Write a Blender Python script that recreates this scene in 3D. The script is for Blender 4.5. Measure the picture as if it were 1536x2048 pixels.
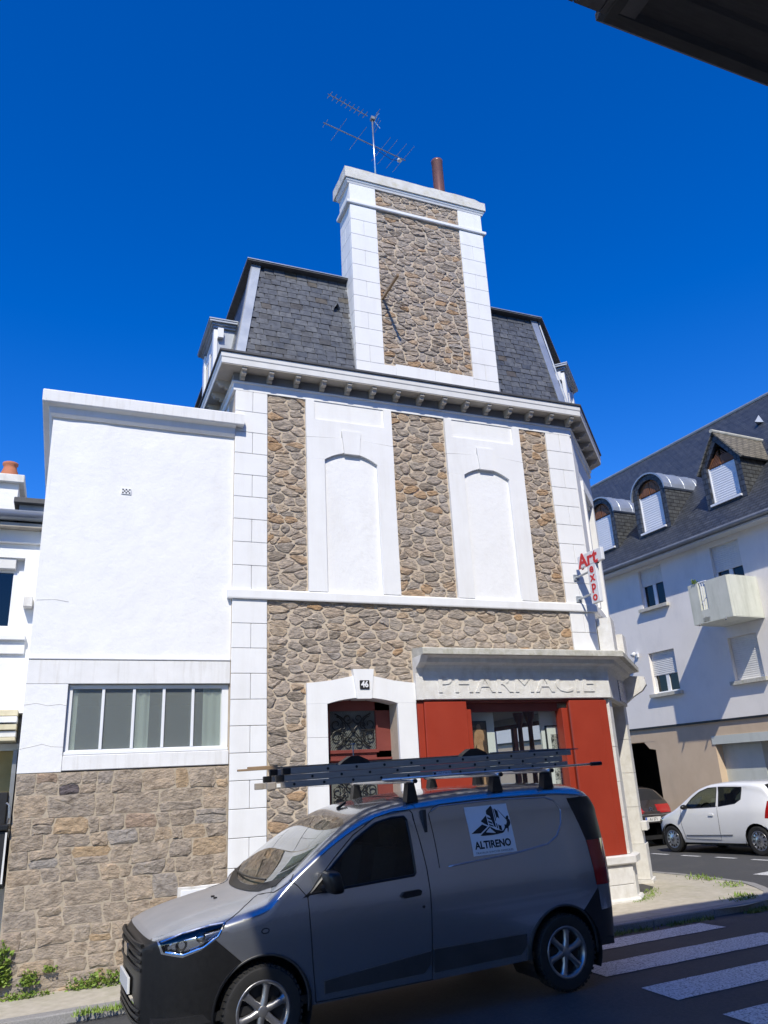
import bpy, bmesh, math, random
from math import sin, cos, tan, pi, radians, sqrt, atan2, hypot
from mathutils import Vector, Matrix, noise
random.seed(7)
for o in list(bpy.data.objects): bpy.data.objects.remove(o)
scene = bpy.context.scene
COL = scene.collection

# ------------------------------------------------------------------ camera
CAM = Vector((0, -10, 1.95))
yaw, pitch, roll = radians(22.85), radians(19.19), radians(-2.936)
fw = Vector((sin(yaw)*cos(pitch), cos(yaw)*cos(pitch), sin(pitch)))
rt = fw.cross(Vector((0, 0, 1))).normalized(); up = rt.cross(fw)
r2 = cos(roll)*rt + sin(roll)*up; u2 = -sin(roll)*rt + cos(roll)*up
camd = bpy.data.cameras.new('camera'); cam = bpy.data.objects.new('camera', camd); COL.objects.link(cam)
camd.sensor_fit = 'VERTICAL'; camd.sensor_height = 24; camd.lens = 24*1533/2048
camd.clip_start = 0.05; camd.clip_end = 2000
M = Matrix((r2, u2, -fw)).transposed().to_4x4(); M.translation = CAM
cam.matrix_world = M
scene.camera = cam

# ------------------------------------------------------------------ sky and sun
SUN = Vector((-.264, -.628, .731)).normalized()          # towards the sun
world = bpy.data.worlds.new('World'); scene.world = world; world.use_nodes = True
nt = world.node_tree; nt.nodes.clear()
sky = nt.nodes.new('ShaderNodeTexSky'); sky.sky_type = 'NISHITA'; sky.sun_disc = False
sky.sun_elevation = math.asin(SUN.z); sky.sun_rotation = atan2(SUN.x, SUN.y)
sky.air_density = 1.0; sky.dust_density = 0.0; sky.ozone_density = 5.0; sky.altitude = 50
hsv = nt.nodes.new('ShaderNodeHueSaturation'); hsv.inputs['Saturation'].default_value = 1.36; hsv.inputs['Hue'].default_value = 0.518
hsv.inputs['Value'].default_value = 1.0
bg = nt.nodes.new('ShaderNodeBackground'); bg.inputs['Strength'].default_value = 0.15
wo = nt.nodes.new('ShaderNodeOutputWorld')
nt.links.new(sky.outputs[0], hsv.inputs['Color']); nt.links.new(hsv.outputs[0], bg.inputs[0]); nt.links.new(bg.outputs[0], wo.inputs[0])
sund = bpy.data.lights.new('sun', 'SUN'); sund.energy = 3.6; sund.angle = radians(0.53); sund.color = (1, .94, .81)
sun = bpy.data.objects.new('sun', sund); COL.objects.link(sun)
sun.rotation_euler = SUN.to_track_quat('Z', 'Y').to_euler(); sun.location = SUN*40
scene.view_settings.view_transform = 'Standard'; scene.view_settings.look = 'None'
scene.view_settings.exposure = 0.42; scene.view_settings.gamma = 1
scene.render.resolution_x = 768; scene.render.resolution_y = 1024

# ------------------------------------------------------------------ helpers
def tag(o, label=None, cat=None, group=None, kind=None):
    if label: o['label'] = label
    if cat: o['category'] = cat
    if group: o['group'] = group
    if kind: o['kind'] = kind
    return o

def thing(name, loc, label, cat, group=None, mat=None):
    o = bpy.data.objects.new(name, None); COL.objects.link(o); o.empty_display_size = .2
    if mat is not None: o.matrix_world = mat
    else: o.location = loc
    o['wl'] = 0; del o['wl']
    return tag(o, label, cat, group)

def wmat(o):                                   # world matrix without a depsgraph update
    m = o.matrix_basis.copy()
    if o.parent: return wmat(o.parent) @ o.matrix_parent_inverse @ m
    return m

def attach(o, parent, local=False):
    if parent is None: return
    o.parent = parent
    if not local: o.matrix_parent_inverse = wmat(parent).inverted()

class MB:
    def __init__(s): s.v = []; s.f = []; s.r = []; s.cur = 0.5
    def add(s, vs, fs):
        n = len(s.v); s.v += [tuple(p) for p in vs]; s.f += [tuple(i+n for i in f) for f in fs]; s.r += [s.cur]*len(vs); return s
    def box(s, x0, x1, y0, y1, z0, z1, c=0):
        if x0 > x1: x0, x1 = x1, x0
        if y0 > y1: y0, y1 = y1, y0
        if z0 > z1: z0, z1 = z1, z0
        if c <= 0:
            return s.add([(x0,y0,z0),(x1,y0,z0),(x1,y1,z0),(x0,y1,z0),(x0,y0,z1),(x1,y0,z1),(x1,y1,z1),(x0,y1,z1)],
                         [(0,3,2,1),(4,5,6,7),(0,1,5,4),(1,2,6,5),(2,3,7,6),(3,0,4,7)])
        bm = bmesh.new(); bmesh.ops.create_cube(bm, size=1)
        for v in bm.verts: v.co = ((x0+x1)/2+v.co.x*(x1-x0), (y0+y1)/2+v.co.y*(y1-y0), (z0+z1)/2+v.co.z*(z1-z0))
        bmesh.ops.bevel(bm, geom=list(bm.edges), offset=c, segments=1, affect='EDGES', profile=.5)
        bm.verts.index_update()
        s.add([v.co[:] for v in bm.verts], [[v.index for v in f.verts] for f in bm.faces]); bm.free(); return s
    def obox(s, o, ax, ay, az, c=0):           # oriented box: corner o, edge vectors
        t = MB(); t.box(0, 1, 0, 1, 0, 1)
        o, ax, ay, az = Vector(o), Vector(ax), Vector(ay), Vector(az)
        vs = [o+ax*p[0]+ay*p[1]+az*p[2] for p in t.v]
        fs = t.f if ax.cross(ay).dot(az) > 0 else [f[::-1] for f in t.f]
        return s.add(vs, fs)
    def prism(s, pts, fn, d0, d1):             # polygon pts (a,b), extruded from d0 to d1 through fn(a,b,d)
        n = len(pts)
        vs = [fn(a, b, d0) for a, b in pts]+[fn(a, b, d1) for a, b in pts]
        fs = [tuple(range(n))[::-1], tuple(range(n, 2*n))]+[(i, (i+1) % n, n+(i+1) % n, n+i) for i in range(n)]
        return s.add(vs, fs)
    def tube(s, pts, r, n=8, cap=True):
        pts = [Vector(p) for p in pts]; rs = r if isinstance(r, (list, tuple)) else [r]*len(pts)
        vs = []; fs = []; prev = None
        for i, p in enumerate(pts):
            t = (pts[min(i+1, len(pts)-1)]-pts[max(i-1, 0)]).normalized()
            if prev is None:
                a = Vector((0, 0, 1)) if abs(t.z) < .9 else Vector((1, 0, 0))
                nx = t.cross(a).normalized()
            else: nx = (prev-t*prev.dot(t)).normalized()
            prev = nx; ny = t.cross(nx)
            for k in range(n):
                q = 2*pi*k/n; vs.append(p+(nx*cos(q)+ny*sin(q))*rs[i])
        for i in range(len(pts)-1):
            for k in range(n):
                a = i*n+k; b = i*n+(k+1) % n; fs.append((a, b, b+n, a+n))
        if cap: fs += [tuple(range(n))[::-1], tuple(range((len(pts)-1)*n, len(pts)*n))]
        return s.add(vs, fs)
    def lathe(s, prof, org, axis='z', n=24, cap=False):       # prof [(radius, along)]
        vs = []; fs = []; org = Vector(org)
        for r, h in prof:
            for k in range(n):
                q = 2*pi*k/n
                if axis == 'z': p = (r*cos(q), r*sin(q), h)
                elif axis == 'y': p = (r*cos(q), h, r*sin(q))
                else: p = (h, r*cos(q), r*sin(q))
                vs.append(org+Vector(p))
        for i in range(len(prof)-1):
            for k in range(n):
                a = i*n+k; b = i*n+(k+1) % n; fs.append((a, b, b+n, a+n))
        if cap: fs += [tuple(range(n))[::-1], tuple(range((len(prof)-1)*n, len(prof)*n))]
        return s.add(vs, fs)
    def sweep(s, path, prof, cap=True):        # path [(x,y)] with the outside on the right of travel; prof [(out,z)] closed
        n = len(path); P = [Vector((a, b)) for a, b in path]; vs = []; fs = []; m = len(prof)
        for i in range(n):
            d0 = (P[i]-P[i-1]).normalized() if i else None
            d1 = (P[i+1]-P[i]).normalized() if i < n-1 else None
            if d0 is None: d0 = d1
            if d1 is None: d1 = d0
            n0 = Vector((d0.y, -d0.x)); n1 = Vector((d1.y, -d1.x)); mt = (n0+n1)/(1+n0.dot(n1))
            for o, z in prof: vs.append((P[i].x+mt.x*o, P[i].y+mt.y*o, z))
        for i in range(n-1):
            for k in range(m):
                a = i*m+k; b = i*m+(k+1) % m; fs.append((a, a+m, b+m, b))
        if cap: fs += [tuple(range(m)), tuple(range((n-1)*m, n*m))[::-1]]
        return s.add(vs, fs)
    def mesh(s, name, smooth=False):
        me = bpy.data.meshes.new(name); me.from_pydata(s.v, [], s.f)
        bm = bmesh.new(); bm.from_mesh(me); bmesh.ops.recalc_face_normals(bm, faces=list(bm.faces)); bm.to_mesh(me); bm.free()
        a = me.attributes.new('rnd', 'FLOAT', 'POINT'); a.data.foreach_set('value', s.r)
        if smooth: me.polygons.foreach_set('use_smooth', [True]*len(me.polygons))
        me.update(); return me
    def build(s, name, mat, parent=None, smooth=False, local=False, loc=None):
        me = s.mesh(name, smooth); me.materials.append(mat)
        o = bpy.data.objects.new(name, me); COL.objects.link(o)
        if loc is not None: o.location = loc
        attach(o, parent, local); return o

def inst(name, me, parent, loc, rot=None, scale=None, local=False, m=None):
    o = bpy.data.objects.new(name, me); COL.objects.link(o)
    if m is not None: o.matrix_basis = m
    else:
        o.location = loc
        if rot: o.rotation_euler = rot
        if scale: o.scale = scale
    attach(o, parent, local); return o

def smooth_angle(o, ang=35):
    me = o.data; me.polygons.foreach_set('use_smooth', [True]*len(me.polygons))
    try: me.set_sharp_from_angle(angle=radians(ang))
    except Exception: pass

def text_mesh(body, size=1, extrude=0, offset=0, sx=1, align='CENTER', spacing=1.0):
    c = bpy.data.curves.new('txt', 'FONT'); c.body = body; c.size = size; c.extrude = extrude; c.offset = offset
    c.align_x = align; c.align_y = 'CENTER'; c.resolution_u = 3; c.space_character = spacing
    o = bpy.data.objects.new('txt', c); COL.objects.link(o); bpy.context.view_layer.update()
    dg = bpy.context.evaluated_depsgraph_get(); me = o.evaluated_get(dg).to_mesh()
    vs = [(v.co.x*sx, v.co.y, v.co.z) for v in me.vertices]; fs = [tuple(p.vertices) for p in me.polygons]
    o.evaluated_get(dg).to_mesh_clear(); bpy.data.objects.remove(o); bpy.data.curves.remove(c)
    return vs, fs

def pch(pts):                                   # smooth 1-D interpolation (monotone cubic)
    xs = [p[0] for p in pts]; ys = [p[1] for p in pts]; n = len(xs)
    d = [(ys[i+1]-ys[i])/(xs[i+1]-xs[i]) for i in range(n-1)]
    m = [d[0]]+[0 if d[i-1]*d[i] <= 0 else 2*d[i-1]*d[i]/(d[i-1]+d[i]) for i in range(1, n-1)]+[d[-1]]
    def f(x):
        if x <= xs[0]: return ys[0]
        if x >= xs[-1]: return ys[-1]
        i = 0
        while x > xs[i+1]: i += 1
        h = xs[i+1]-xs[i]; t = (x-xs[i])/h
        return ((1+2*t)*(1-t)**2*ys[i]+t*(1-t)**2*h*m[i]+t*t*(3-2*t)*ys[i+1]+t*t*(t-1)*h*m[i+1])
    return f

def inpoly(p, poly):
    x, y = p; c = False; j = len(poly)-1
    for i in range(len(poly)):
        xi, yi = poly[i]; xj, yj = poly[j]
        if (yi > y) != (yj > y) and x < (xj-xi)*(y-yi)/(yj-yi)+xi: c = not c
        j = i
    return c

def clip(poly, a, b, c):                         # keep a*x+b*y<=c
    out = []
    for i in range(len(poly)):
        p, q = poly[i], poly[(i+1) % len(poly)]
        dp = a*p[0]+b*p[1]-c; dq = a*q[0]+b*q[1]-c
        if dp <= 0: out.append(p)
        if dp*dq < 0:
            t = dp/(dp-dq); out.append((p[0]+(q[0]-p[0])*t, p[1]+(q[1]-p[1])*t))
    return out

def area(p): return .5*sum(p[i][0]*p[(i+1) % len(p)][1]-p[(i+1) % len(p)][0]*p[i][1] for i in range(len(p)))
def centroid(p): return (sum(a for a, b in p)/len(p), sum(b for a, b in p)/len(p))

def cells(x0, x1, z0, z1, sw, sh, holes, rng, jit=.42, var=.5):
    """irregular rubble cells: jittered rows of seeds, wide anisotropic Voronoi cells, clipped to the panel and its holes"""
    seeds = []; z = z0-sh*.3
    while z < z1+sh:
        h = sh*(1+rng.uniform(-var, var)*.5); x = x0-sw*rng.random()
        while x < x1+sw:
            w = sw*(1+rng.uniform(-var, var*1.4)); seeds.append((x+w/2, z+h/2+rng.uniform(-jit, jit)*h)); x += w
        z += h
    k = sw/sh*.8; res = []
    for sx, sz in seeds:
        if sx < x0-sw or sx > x1+sw: continue
        P = [(x0, z0), (x1, z0), (x1, z1), (x0, z1)]
        nb = sorted(((tx-sx)**2+((tz-sz)*k)**2, tx, tz) for tx, tz in seeds if abs(tx-sx) < sw*3 and abs(tz-sz) < sh*4)[1:16]
        for _, tx, tz in nb:
            a = tx-sx; b = (tz-sz)*k*k; c = a*(tx+sx)/2+b*(tz+sz)/2
            P = clip(P, a, b, c)
            if len(P) < 3: break
        if len(P) < 3: continue
        for (hx0, hx1, hz0, hz1) in holes:
            bx0 = min(p[0] for p in P); bx1 = max(p[0] for p in P); bz0 = min(p[1] for p in P); bz1 = max(p[1] for p in P)
            if bx1 <= hx0 or bx0 >= hx1 or bz1 <= hz0 or bz0 >= hz1: continue
            opts = [clip(P, 1, 0, hx0), clip(P, -1, 0, -hx1), clip(P, 0, 1, hz0), clip(P, 0, -1, -hz1)]
            opts = [o for o in opts if len(o) > 2]
            P = max(opts, key=area) if opts else []
            if len(P) < 3: break
        if len(P) < 3 or area(P) < sw*sh*.12: continue
        res.append(P)
    return res

def stone_shape(P, gap, rng, smooth=1, n=8):
    cx, cz = centroid(P); Q = []
    for x, z in P:
        d = hypot(x-cx, z-cz) or 1; f = max(.35, 1-gap/d*(1.0+rng.uniform(-.35, .5)))
        Q.append((cx+(x-cx)*f, cz+(z-cz)*f))
    for _ in range(smooth):
        R = []
        for i in range(len(Q)):
            p, q = Q[i], Q[(i+1) % len(Q)]; t = rng.uniform(.06, .2)
            R += [(p[0]+(q[0]-p[0])*t, p[1]+(q[1]-p[1])*t), (p[0]+(q[0]-p[0])*(1-t), p[1]+(q[1]-p[1])*(1-t))]
        Q = R
    L = [0]
    for i in range(len(Q)): L.append(L[-1]+hypot(Q[(i+1) % len(Q)][0]-Q[i][0], Q[(i+1) % len(Q)][1]-Q[i][1]))
    out = []
    for k in range(n):
        t = L[-1]*k/n; i = 0
        while L[i+1] < t: i += 1
        p, q = Q[i], Q[(i+1) % len(Q)]; s = (t-L[i])/max(1e-9, L[i+1]-L[i]); out.append((p[0]+(q[0]-p[0])*s, p[1]+(q[1]-p[1])*s))
    return out

def stone_mesh(mb, Q, fn, depth, rng, back=.012):
    """split stone: uneven flat facets, an edge that leaves the mortar steeply and a rough face"""
    n = len(Q); cx, cz = centroid(Q); mb.cur = rng.random()
    tz = rng.uniform(-.5, .7); tx = rng.uniform(-.4, .4); hz_ = max(abs(z-cz) for x, z in Q) or .05; hx_ = max(abs(x-cx) for x, z in Q) or .05
    def dp(x, z, f): return max(.003, depth*f*(1+tz*(z-cz)/hz_*.5+tx*(x-cx)/hx_*.5))
    vs = [fn(x, z, -back) for x, z in Q]+[fn(x+rng.uniform(-.005, .005), z+rng.uniform(-.005, .005), dp(x, z, rng.uniform(.35, .75))) for x, z in Q]
    for x, z in Q:
        k = rng.uniform(.45, .88); vs.append(fn(cx+(x-cx)*k, cz+(z-cz)*k, dp(x, z, rng.uniform(.65, 1.35))))
    vs.append(fn(cx+rng.uniform(-.2, .2)*hx_, cz+rng.uniform(-.2, .2)*hz_, depth*rng.uniform(.6, 1.2)))
    fs = []
    for i in range(n):
        j = (i+1) % n
        fs += [(i, j, n+j, n+i), (n+i, n+j, 2*n+j), (n+i, 2*n+j, 2*n+i), (2*n+i, 2*n+j, 3*n)]
    mb.add(vs, fs)

def lay_stones(polys, fn, mat, parent, rng, gap, depth, budget, name='rubble_stone', smooth=1, n=8):
    polys = sorted(polys, key=lambda p: -area(p)); rest = MB()
    for i, P in enumerate(polys):
        Q = stone_shape(P, gap, rng, smooth, n)
        d = depth*rng.uniform(.5, 1.35)*min(1.3, .55+hypot(1, 1)*sqrt(max(1e-4, area(P)))/.3*.5)
        if i < budget:
            m = MB(); stone_mesh(m, Q, fn, d, rng); m.build(name, mat, parent)
        else: stone_mesh(rest, Q, fn, d, rng)
    if rest.v: tag(rest.build('small_rubble', mat, parent), kind='stuff')

# ------------------------------------------------------------------ materials
def N(nt, t, **kw):
    n = nt.nodes.new(t)
    for k, v in kw.items():
        if k in n.inputs.keys(): n.inputs[k].default_value = v
        else: setattr(n, k, v)
    return n

def ramp(nt, stops, interp='LINEAR'):
    n = nt.nodes.new('ShaderNodeValToRGB'); e = n.color_ramp.elements; n.color_ramp.interpolation = interp
    while len(e) < len(stops): e.new(.5)
    for i, (p, c) in enumerate(stops):
        e[i].position = p; e[i].color = (*c, 1) if len(c) == 3 else c
    return n

def material(name, c1, c2=None, scale=6, rough=.8, bump=.0, bscale=40, metallic=0, detail=6, coat=0, stretch=None, spec=.5,
             stain=None, stain_amt=0, stain_scale=(3, 3, .5), attr=False, stops=None, bdist=.01, rnoise=0, obj=True, wav=None):
    m = bpy.data.materials.new(name); m.use_nodes = True; nt = m.node_tree; L = nt.links.new
    b = nt.nodes['Principled BSDF']; b.inputs['Roughness'].default_value = rough; b.inputs['Metallic'].default_value = metallic
    b.inputs['Specular IOR Level'].default_value = spec
    if coat: b.inputs['Coat Weight'].default_value = coat; b.inputs['Coat Roughness'].default_value = .04
    geo = N(nt, 'ShaderNodeNewGeometry'); pos = geo.outputs['Position']
    if stretch:
        mp = N(nt, 'ShaderNodeMapping'); mp.inputs['Scale'].default_value = stretch; L(pos, mp.inputs[0]); vec = mp.outputs[0]
    else: vec = pos
    nz = N(nt, 'ShaderNodeTexNoise', Scale=scale, Detail=detail, Roughness=.6); L(vec, nz.inputs['Vector'])
    if stops or attr:
        if attr == 'attr':
            at = N(nt, 'ShaderNodeAttribute', attribute_name='rnd'); rv = at.outputs['Fac']
        elif attr == 'obj':
            at = N(nt, 'ShaderNodeObjectInfo'); rv = at.outputs['Random']
        rp = ramp(nt, stops)
        if attr: L(rv, rp.inputs[0])
        else: L(nz.outputs[0], rp.inputs[0])
        col = rp.outputs[0]
        if attr:
            mx = N(nt, 'ShaderNodeMix', data_type='RGBA', blend_type='MULTIPLY'); mx.inputs[0].default_value = 1
            r2_ = ramp(nt, [(.30, (.50, .48, .46)), (.52, (.95, .95, .95)), (.75, (1.3, 1.24, 1.14))]); L(nz.outputs[0], r2_.inputs[0])
            L(col, mx.inputs[6]); L(r2_.outputs[0], mx.inputs[7]); col = mx.outputs[2]
    else:
        rp = ramp(nt, [(.3, c1), (.7, c2 or c1)]); L(nz.outputs[0], rp.inputs[0]); col = rp.outputs[0]
    if stain:
        mp2 = N(nt, 'ShaderNodeMapping'); mp2.inputs['Scale'].default_value = stain_scale; L(pos, mp2.inputs[0])
        n2 = N(nt, 'ShaderNodeTexNoise', Scale=1.6, Detail=8, Roughness=.65); L(mp2.outputs[0], n2.inputs['Vector'])
        r3 = ramp(nt, [(.5, (0, 0, 0)), (.75, (1, 1, 1))]); L(n2.outputs[0], r3.inputs[0])
        ml = N(nt, 'ShaderNodeMath', operation='MULTIPLY'); ml.inputs[1].default_value = stain_amt; L(r3.outputs[0], ml.inputs[0])
        mx = N(nt, 'ShaderNodeMix', data_type='RGBA'); L(ml.outputs[0], mx.inputs[0]); L(col, mx.inputs[6]); mx.inputs[7].default_value = (*stain, 1); col = mx.outputs[2]
    L(col, b.inputs['Base Color'])
    if rnoise:
        mr = N(nt, 'ShaderNodeMapRange'); mr.inputs[3].default_value = max(0, rough-rnoise); mr.inputs[4].default_value = min(1, rough+rnoise)
        L(nz.outputs[0], mr.inputs[0]); L(mr.outputs[0], b.inputs['Roughness'])
    if bump:
        bn = N(nt, 'ShaderNodeTexNoise', Scale=bscale, Detail=8, Roughness=.7); L(vec, bn.inputs['Vector'])
        bp = N(nt, 'ShaderNodeBump', Strength=bump, Distance=bdist); L(bn.outputs[0], bp.inputs['Height']); L(bp.outputs[0], b.inputs['Normal'])
    return m

def glass(name, tint=(.9, .95, .93), refl=1.0, rough=.0, dark=0.0):
    m = bpy.data.materials.new(name); m.use_nodes = True; nt = m.node_tree; L = nt.links.new; nt.nodes.clear()
    out = N(nt, 'ShaderNodeOutputMaterial'); tr = N(nt, 'ShaderNodeBsdfTransparent'); tr.inputs[0].default_value = (*tint, 1)
    gl = N(nt, 'ShaderNodeBsdfGlossy', Roughness=rough); lw = N(nt, 'ShaderNodeLayerWeight', Blend=.5); pw = N(nt, 'ShaderNodeMath', operation='POWER'); pw.inputs[1].default_value = 5; L(lw.outputs['Facing'], pw.inputs[0])
    fr = N(nt, 'ShaderNodeMath', operation='MULTIPLY_ADD'); fr.inputs[1].default_value = .95; fr.inputs[2].default_value = .045; L(pw.outputs[0], fr.inputs[0])
    ml = N(nt, 'ShaderNodeMath', operation='MULTIPLY'); ml.inputs[1].default_value = refl; ml.use_clamp = True
    mx = N(nt, 'ShaderNodeMixShader'); L(fr.outputs[0], ml.inputs[0]); L(ml.outputs[0], mx.inputs[0]); L(tr.outputs[0], mx.inputs[1]); L(gl.outputs[0], mx.inputs[2]); L(mx.outputs[0], out.inputs[0])
    return m

def brickish(name, c1, c2, mort, sx, sz, axis, rough=.6, msize=.02, bumpd=.01, offset=.5, bstr=.6):
    """slate courses too far away to model: colour and relief by a brick texture on real coordinates"""
    m = bpy.data.materials.new(name); m.use_nodes = True; nt = m.node_tree; L = nt.links.new; b = nt.nodes['Principled BSDF']
    b.inputs['Roughness'].default_value = rough
    g = N(nt, 'ShaderNodeNewGeometry'); sp = N(nt, 'ShaderNodeSeparateXYZ'); L(g.outputs['Position'], sp.inputs[0])
    cb = N(nt, 'ShaderNodeCombineXYZ'); L(sp.outputs[axis], cb.inputs[0]); L(sp.outputs[2], cb.inputs[1])
    bt = N(nt, 'ShaderNodeTexBrick'); bt.offset = offset; bt.inputs['Color1'].default_value = (*c1, 1); bt.inputs['Color2'].default_value = (*c2, 1); bt.inputs['Mortar'].default_value = (*mort, 1)
    bt.inputs['Scale'].default_value = 1; bt.inputs['Brick Width'].default_value = sx; bt.inputs['Row Height'].default_value = sz; bt.inputs['Mortar Size'].default_value = msize; bt.inputs['Bias'].default_value = 0
    L(cb.outputs[0], bt.inputs['Vector'])
    nz = N(nt, 'ShaderNodeTexNoise', Scale=7, Detail=6); L(g.outputs['Position'], nz.inputs['Vector'])
    mx = N(nt, 'ShaderNodeMix', data_type='RGBA', blend_type='MULTIPLY'); mx.inputs[0].default_value = .8
    rp = ramp(nt, [(.3, (.6, .6, .6)), (.7, (1.3, 1.3, 1.3))]); L(nz.outputs[0], rp.inputs[0]); L(bt.outputs[0], mx.inputs[6]); L(rp.outputs[0], mx.inputs[7]); L(mx.outputs[2], b.inputs['Base Color'])
    bp = N(nt, 'ShaderNodeBump', Strength=bstr, Distance=bumpd); bp.invert = True; L(bt.outputs['Fac'], bp.inputs['Height']); L(bp.outputs[0], b.inputs['Normal'])
    return m

M_ = {}
M_['white'] = material('white_masonry_paint', (.78, .78, .77), (.83, .83, .82), 3, .75, .18, 55, stain=(.55, .52, .46), stain_amt=.26, stain_scale=(2.5, 2.5, .35), bdist=.006)
M_['render'] = material('white_rough_render', (.80, .80, .79), (.85, .85, .845), 2.2, .85, .42, 9, stain=(.60, .57, .52), stain_amt=.22, stain_scale=(1.5, 1.5, .6), bdist=.02)
M_['concrete'] = material('weathered_white_concrete', (.62, .60, .56), (.78, .77, .74), 5, .9, .5, 60, stain=(.34, .31, .25), stain_amt=.55, stain_scale=(5, 5, 1.2), bdist=.01)
M_['roughcast'] = material('painted_roughcast', (.68, .66, .62), (.80, .79, .76), 9, .9, .9, 75, stain=(.42, .38, .30), stain_amt=.4, stain_scale=(4, 4, 1.5), bdist=.012)
M_['lichen'] = material('lichen_covered_concrete', (.40, .39, .33), (.62, .60, .54), 7, .95, .7, 60, stain=(.30, .28, .14), stain_amt=.6, stain_scale=(9, 9, 6), bdist=.012)
M_['band'] = material('stained_white_band', (.74, .735, .72), (.82, .815, .80), 4, .85, .3, 60, stain=(.48, .45, .39), stain_amt=.42, stain_scale=(9, 9, .8), bdist=.008)
M_['capstone'] = material('lichen_spotted_cap', (.60, .58, .53), (.72, .70, .65), 6, .9, .6, 60, stain=(.42, .36, .14), stain_amt=.5, stain_scale=(4, 4, 4), bdist=.012)
M_['mortar'] = material('lime_mortar', (.49, .41, .315), (.58, .49, .38), 8, .95, .6, 70, bdist=.01)
STONES = [(0, (.38, .315, .25)), (.12, (.57, .49, .405)), (.25, (.48, .41, .34)), (.4, (.64, .53, .425)), (.52, (.56, .465, .375)), (.62, (.66, .525, .385)), (.74, (.52, .46, .405)), (.88, (.60, .45, .31)), (.95, (.60, .39, .22)), (1, (.60, .51, .41))]
M_['stone'] = material('schist_rubble', None, None, 11, .85, 1.0, 24, attr='attr', stops=STONES, stretch=(1, 1, 2.6), bdist=.05, detail=9)
M_['stone2'] = material('granite_rubble', None, None, 9, .9, 1.0, 22, attr='attr', bdist=.045, detail=9, stretch=(1, 1, 1.7),
    stops=[(0, (.40, .325, .255)), (.2, (.52, .425, .325)), (.4, (.44, .37, .30)), (.55, (.56, .44, .32)), (.7, (.48, .40, .315)), (.82, (.57, .41, .25)), (.92, (.42, .38, .34)), (.975, (.47, .37, .28)), (.985, (.48, .23, .13)), (1, (.14, .13, .14))])
M_['slate'] = material('natural_slate', None, None, 14, .42, .35, 60, attr='obj', bdist=.004,
    stops=[(0, (.075, .083, .096)), (.3, (.11, .118, .13)), (.55, (.09, .096, .105)), (.8, (.135, .142, .15)), (.955, (.07, .07, .068)), (.975, (.12, .10, .075)), (1, (.10, .09, .07))])
M_['zinc'] = material('zinc_sheet', (.36, .39, .42), (.44, .47, .50), 4, .42, .08, 20, metallic=.55, rnoise=.1)
M_['zincdark'] = material('weathered_zinc', (.20, .21, .22), (.28, .29, .30), 4, .5, .1, 20, metallic=.4)
M_['lead'] = material('dark_roof_edge', (.05, .05, .055), (.09, .09, .09), 6, .6)
M_['cornice'] = material('painted_cornice_wood', (.66, .655, .63), (.74, .735, .71), 4, .6, .06, 30, stain=(.5, .46, .38), stain_amt=.2, stain_scale=(3, 3, 1))
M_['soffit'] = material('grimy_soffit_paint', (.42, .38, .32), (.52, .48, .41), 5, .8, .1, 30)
M_['red'] = material('red_painted_timber', (.30, .034, .015), (.335, .041, .018), 3, .42, .05, 40, rnoise=.06, stain=(.30, .05, .03), stain_amt=.25)
M_['doorred'] = material('dark_red_door_paint', (.17, .038, .03), (.21, .05, .04), 4, .5, .05, 40)
M_['iron'] = material('black_wrought_iron', (.015, .015, .015), (.03, .03, .03), 20, .45, metallic=.3)
M_['black'] = material('black_paint', (.010, .010, .011), (.016, .016, .017), 10, .5)
M_['blackplastic'] = material('black_textured_plastic', (.006, .006, .0065), (.011, .011, .0115), 30, .40, .15, 300, bdist=.001)
M_['rubber'] = material('tyre_rubber', (.012, .012, .012), (.022, .021, .02), 12, .8, .2, 120, bdist=.002)
M_['asphalt'] = material('asphalt', (.045, .046, .048), (.075, .074, .073), 35, .85, .6, 160, bdist=.008, stain=(.10, .095, .088), stain_amt=.55, stain_scale=(.9, .9, .9))
M_['roadpaint'] = material('worn_road_paint', None, None, 55, .7, .3, 200, stops=[(.36, (.08, .08, .08)), (.45, (.46, .46, .45)), (.52, (.66, .66, .65)), (.75, (.74, .74, .73))], bdist=.003, detail=10)
M_['paving'] = material('sandy_pavement', (.40, .36, .28), (.52, .475, .385), 9, .9, .4, 130, bdist=.006, stain=(.24, .25, .12), stain_amt=.45, stain_scale=(1.2, 1.2, 1))
M_['kerb'] = material('granite_kerb', (.22, .21, .20), (.34, .33, .31), 60, .8, .4, 110, bdist=.006, stain=(.16, .15, .12), stain_amt=.4, stain_scale=(3, 3, 3))
M_['clay'] = material('orange_clay', (.42, .14, .07), (.50, .19, .10), 9, .8, .3, 50)
M_['fluemetal'] = material('brown_enamelled_pipe', (.20, .085, .06), (.24, .11, .08), 6, .3, metallic=.2)
M_['alu'] = material('aluminium', (.50, .51, .53), (.62, .63, .64), 12, .3, metallic=.9, rnoise=.08)
M_['aludull'] = material('weathered_aluminium', (.27, .235, .195), (.35, .305, .255), 8, .6, metallic=.0, stretch=(1, 4, 10))
M_['chrome'] = material('bright_metal', (.75, .76, .78), (.82, .83, .84), 8, .14, metallic=1)
M_['wood'] = material('weathered_wood', (.24, .16, .09), (.36, .25, .15), 7, .8, .3, 40, stretch=(1, 10, 10))
M_['varnish'] = material('varnished_dormer_boards', (.17, .065, .025), (.26, .11, .045), 8, .5, stretch=(3, 3, 3))
M_['greyrender'] = material('pale_grey_render', (.81, .77, .715), (.85, .81, .755), 2, .9, .25, 60, bdist=.006, stain=(.42, .42, .42), stain_amt=.25, stain_scale=(1, 1, .5))
M_['ochre'] = material('ochre_render', (.56, .43, .30), (.62, .485, .345), 2, .9, .2, 60, bdist=.006, stain=(.38, .30, .22), stain_amt=.3, stain_scale=(1, 1, .4))
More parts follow.
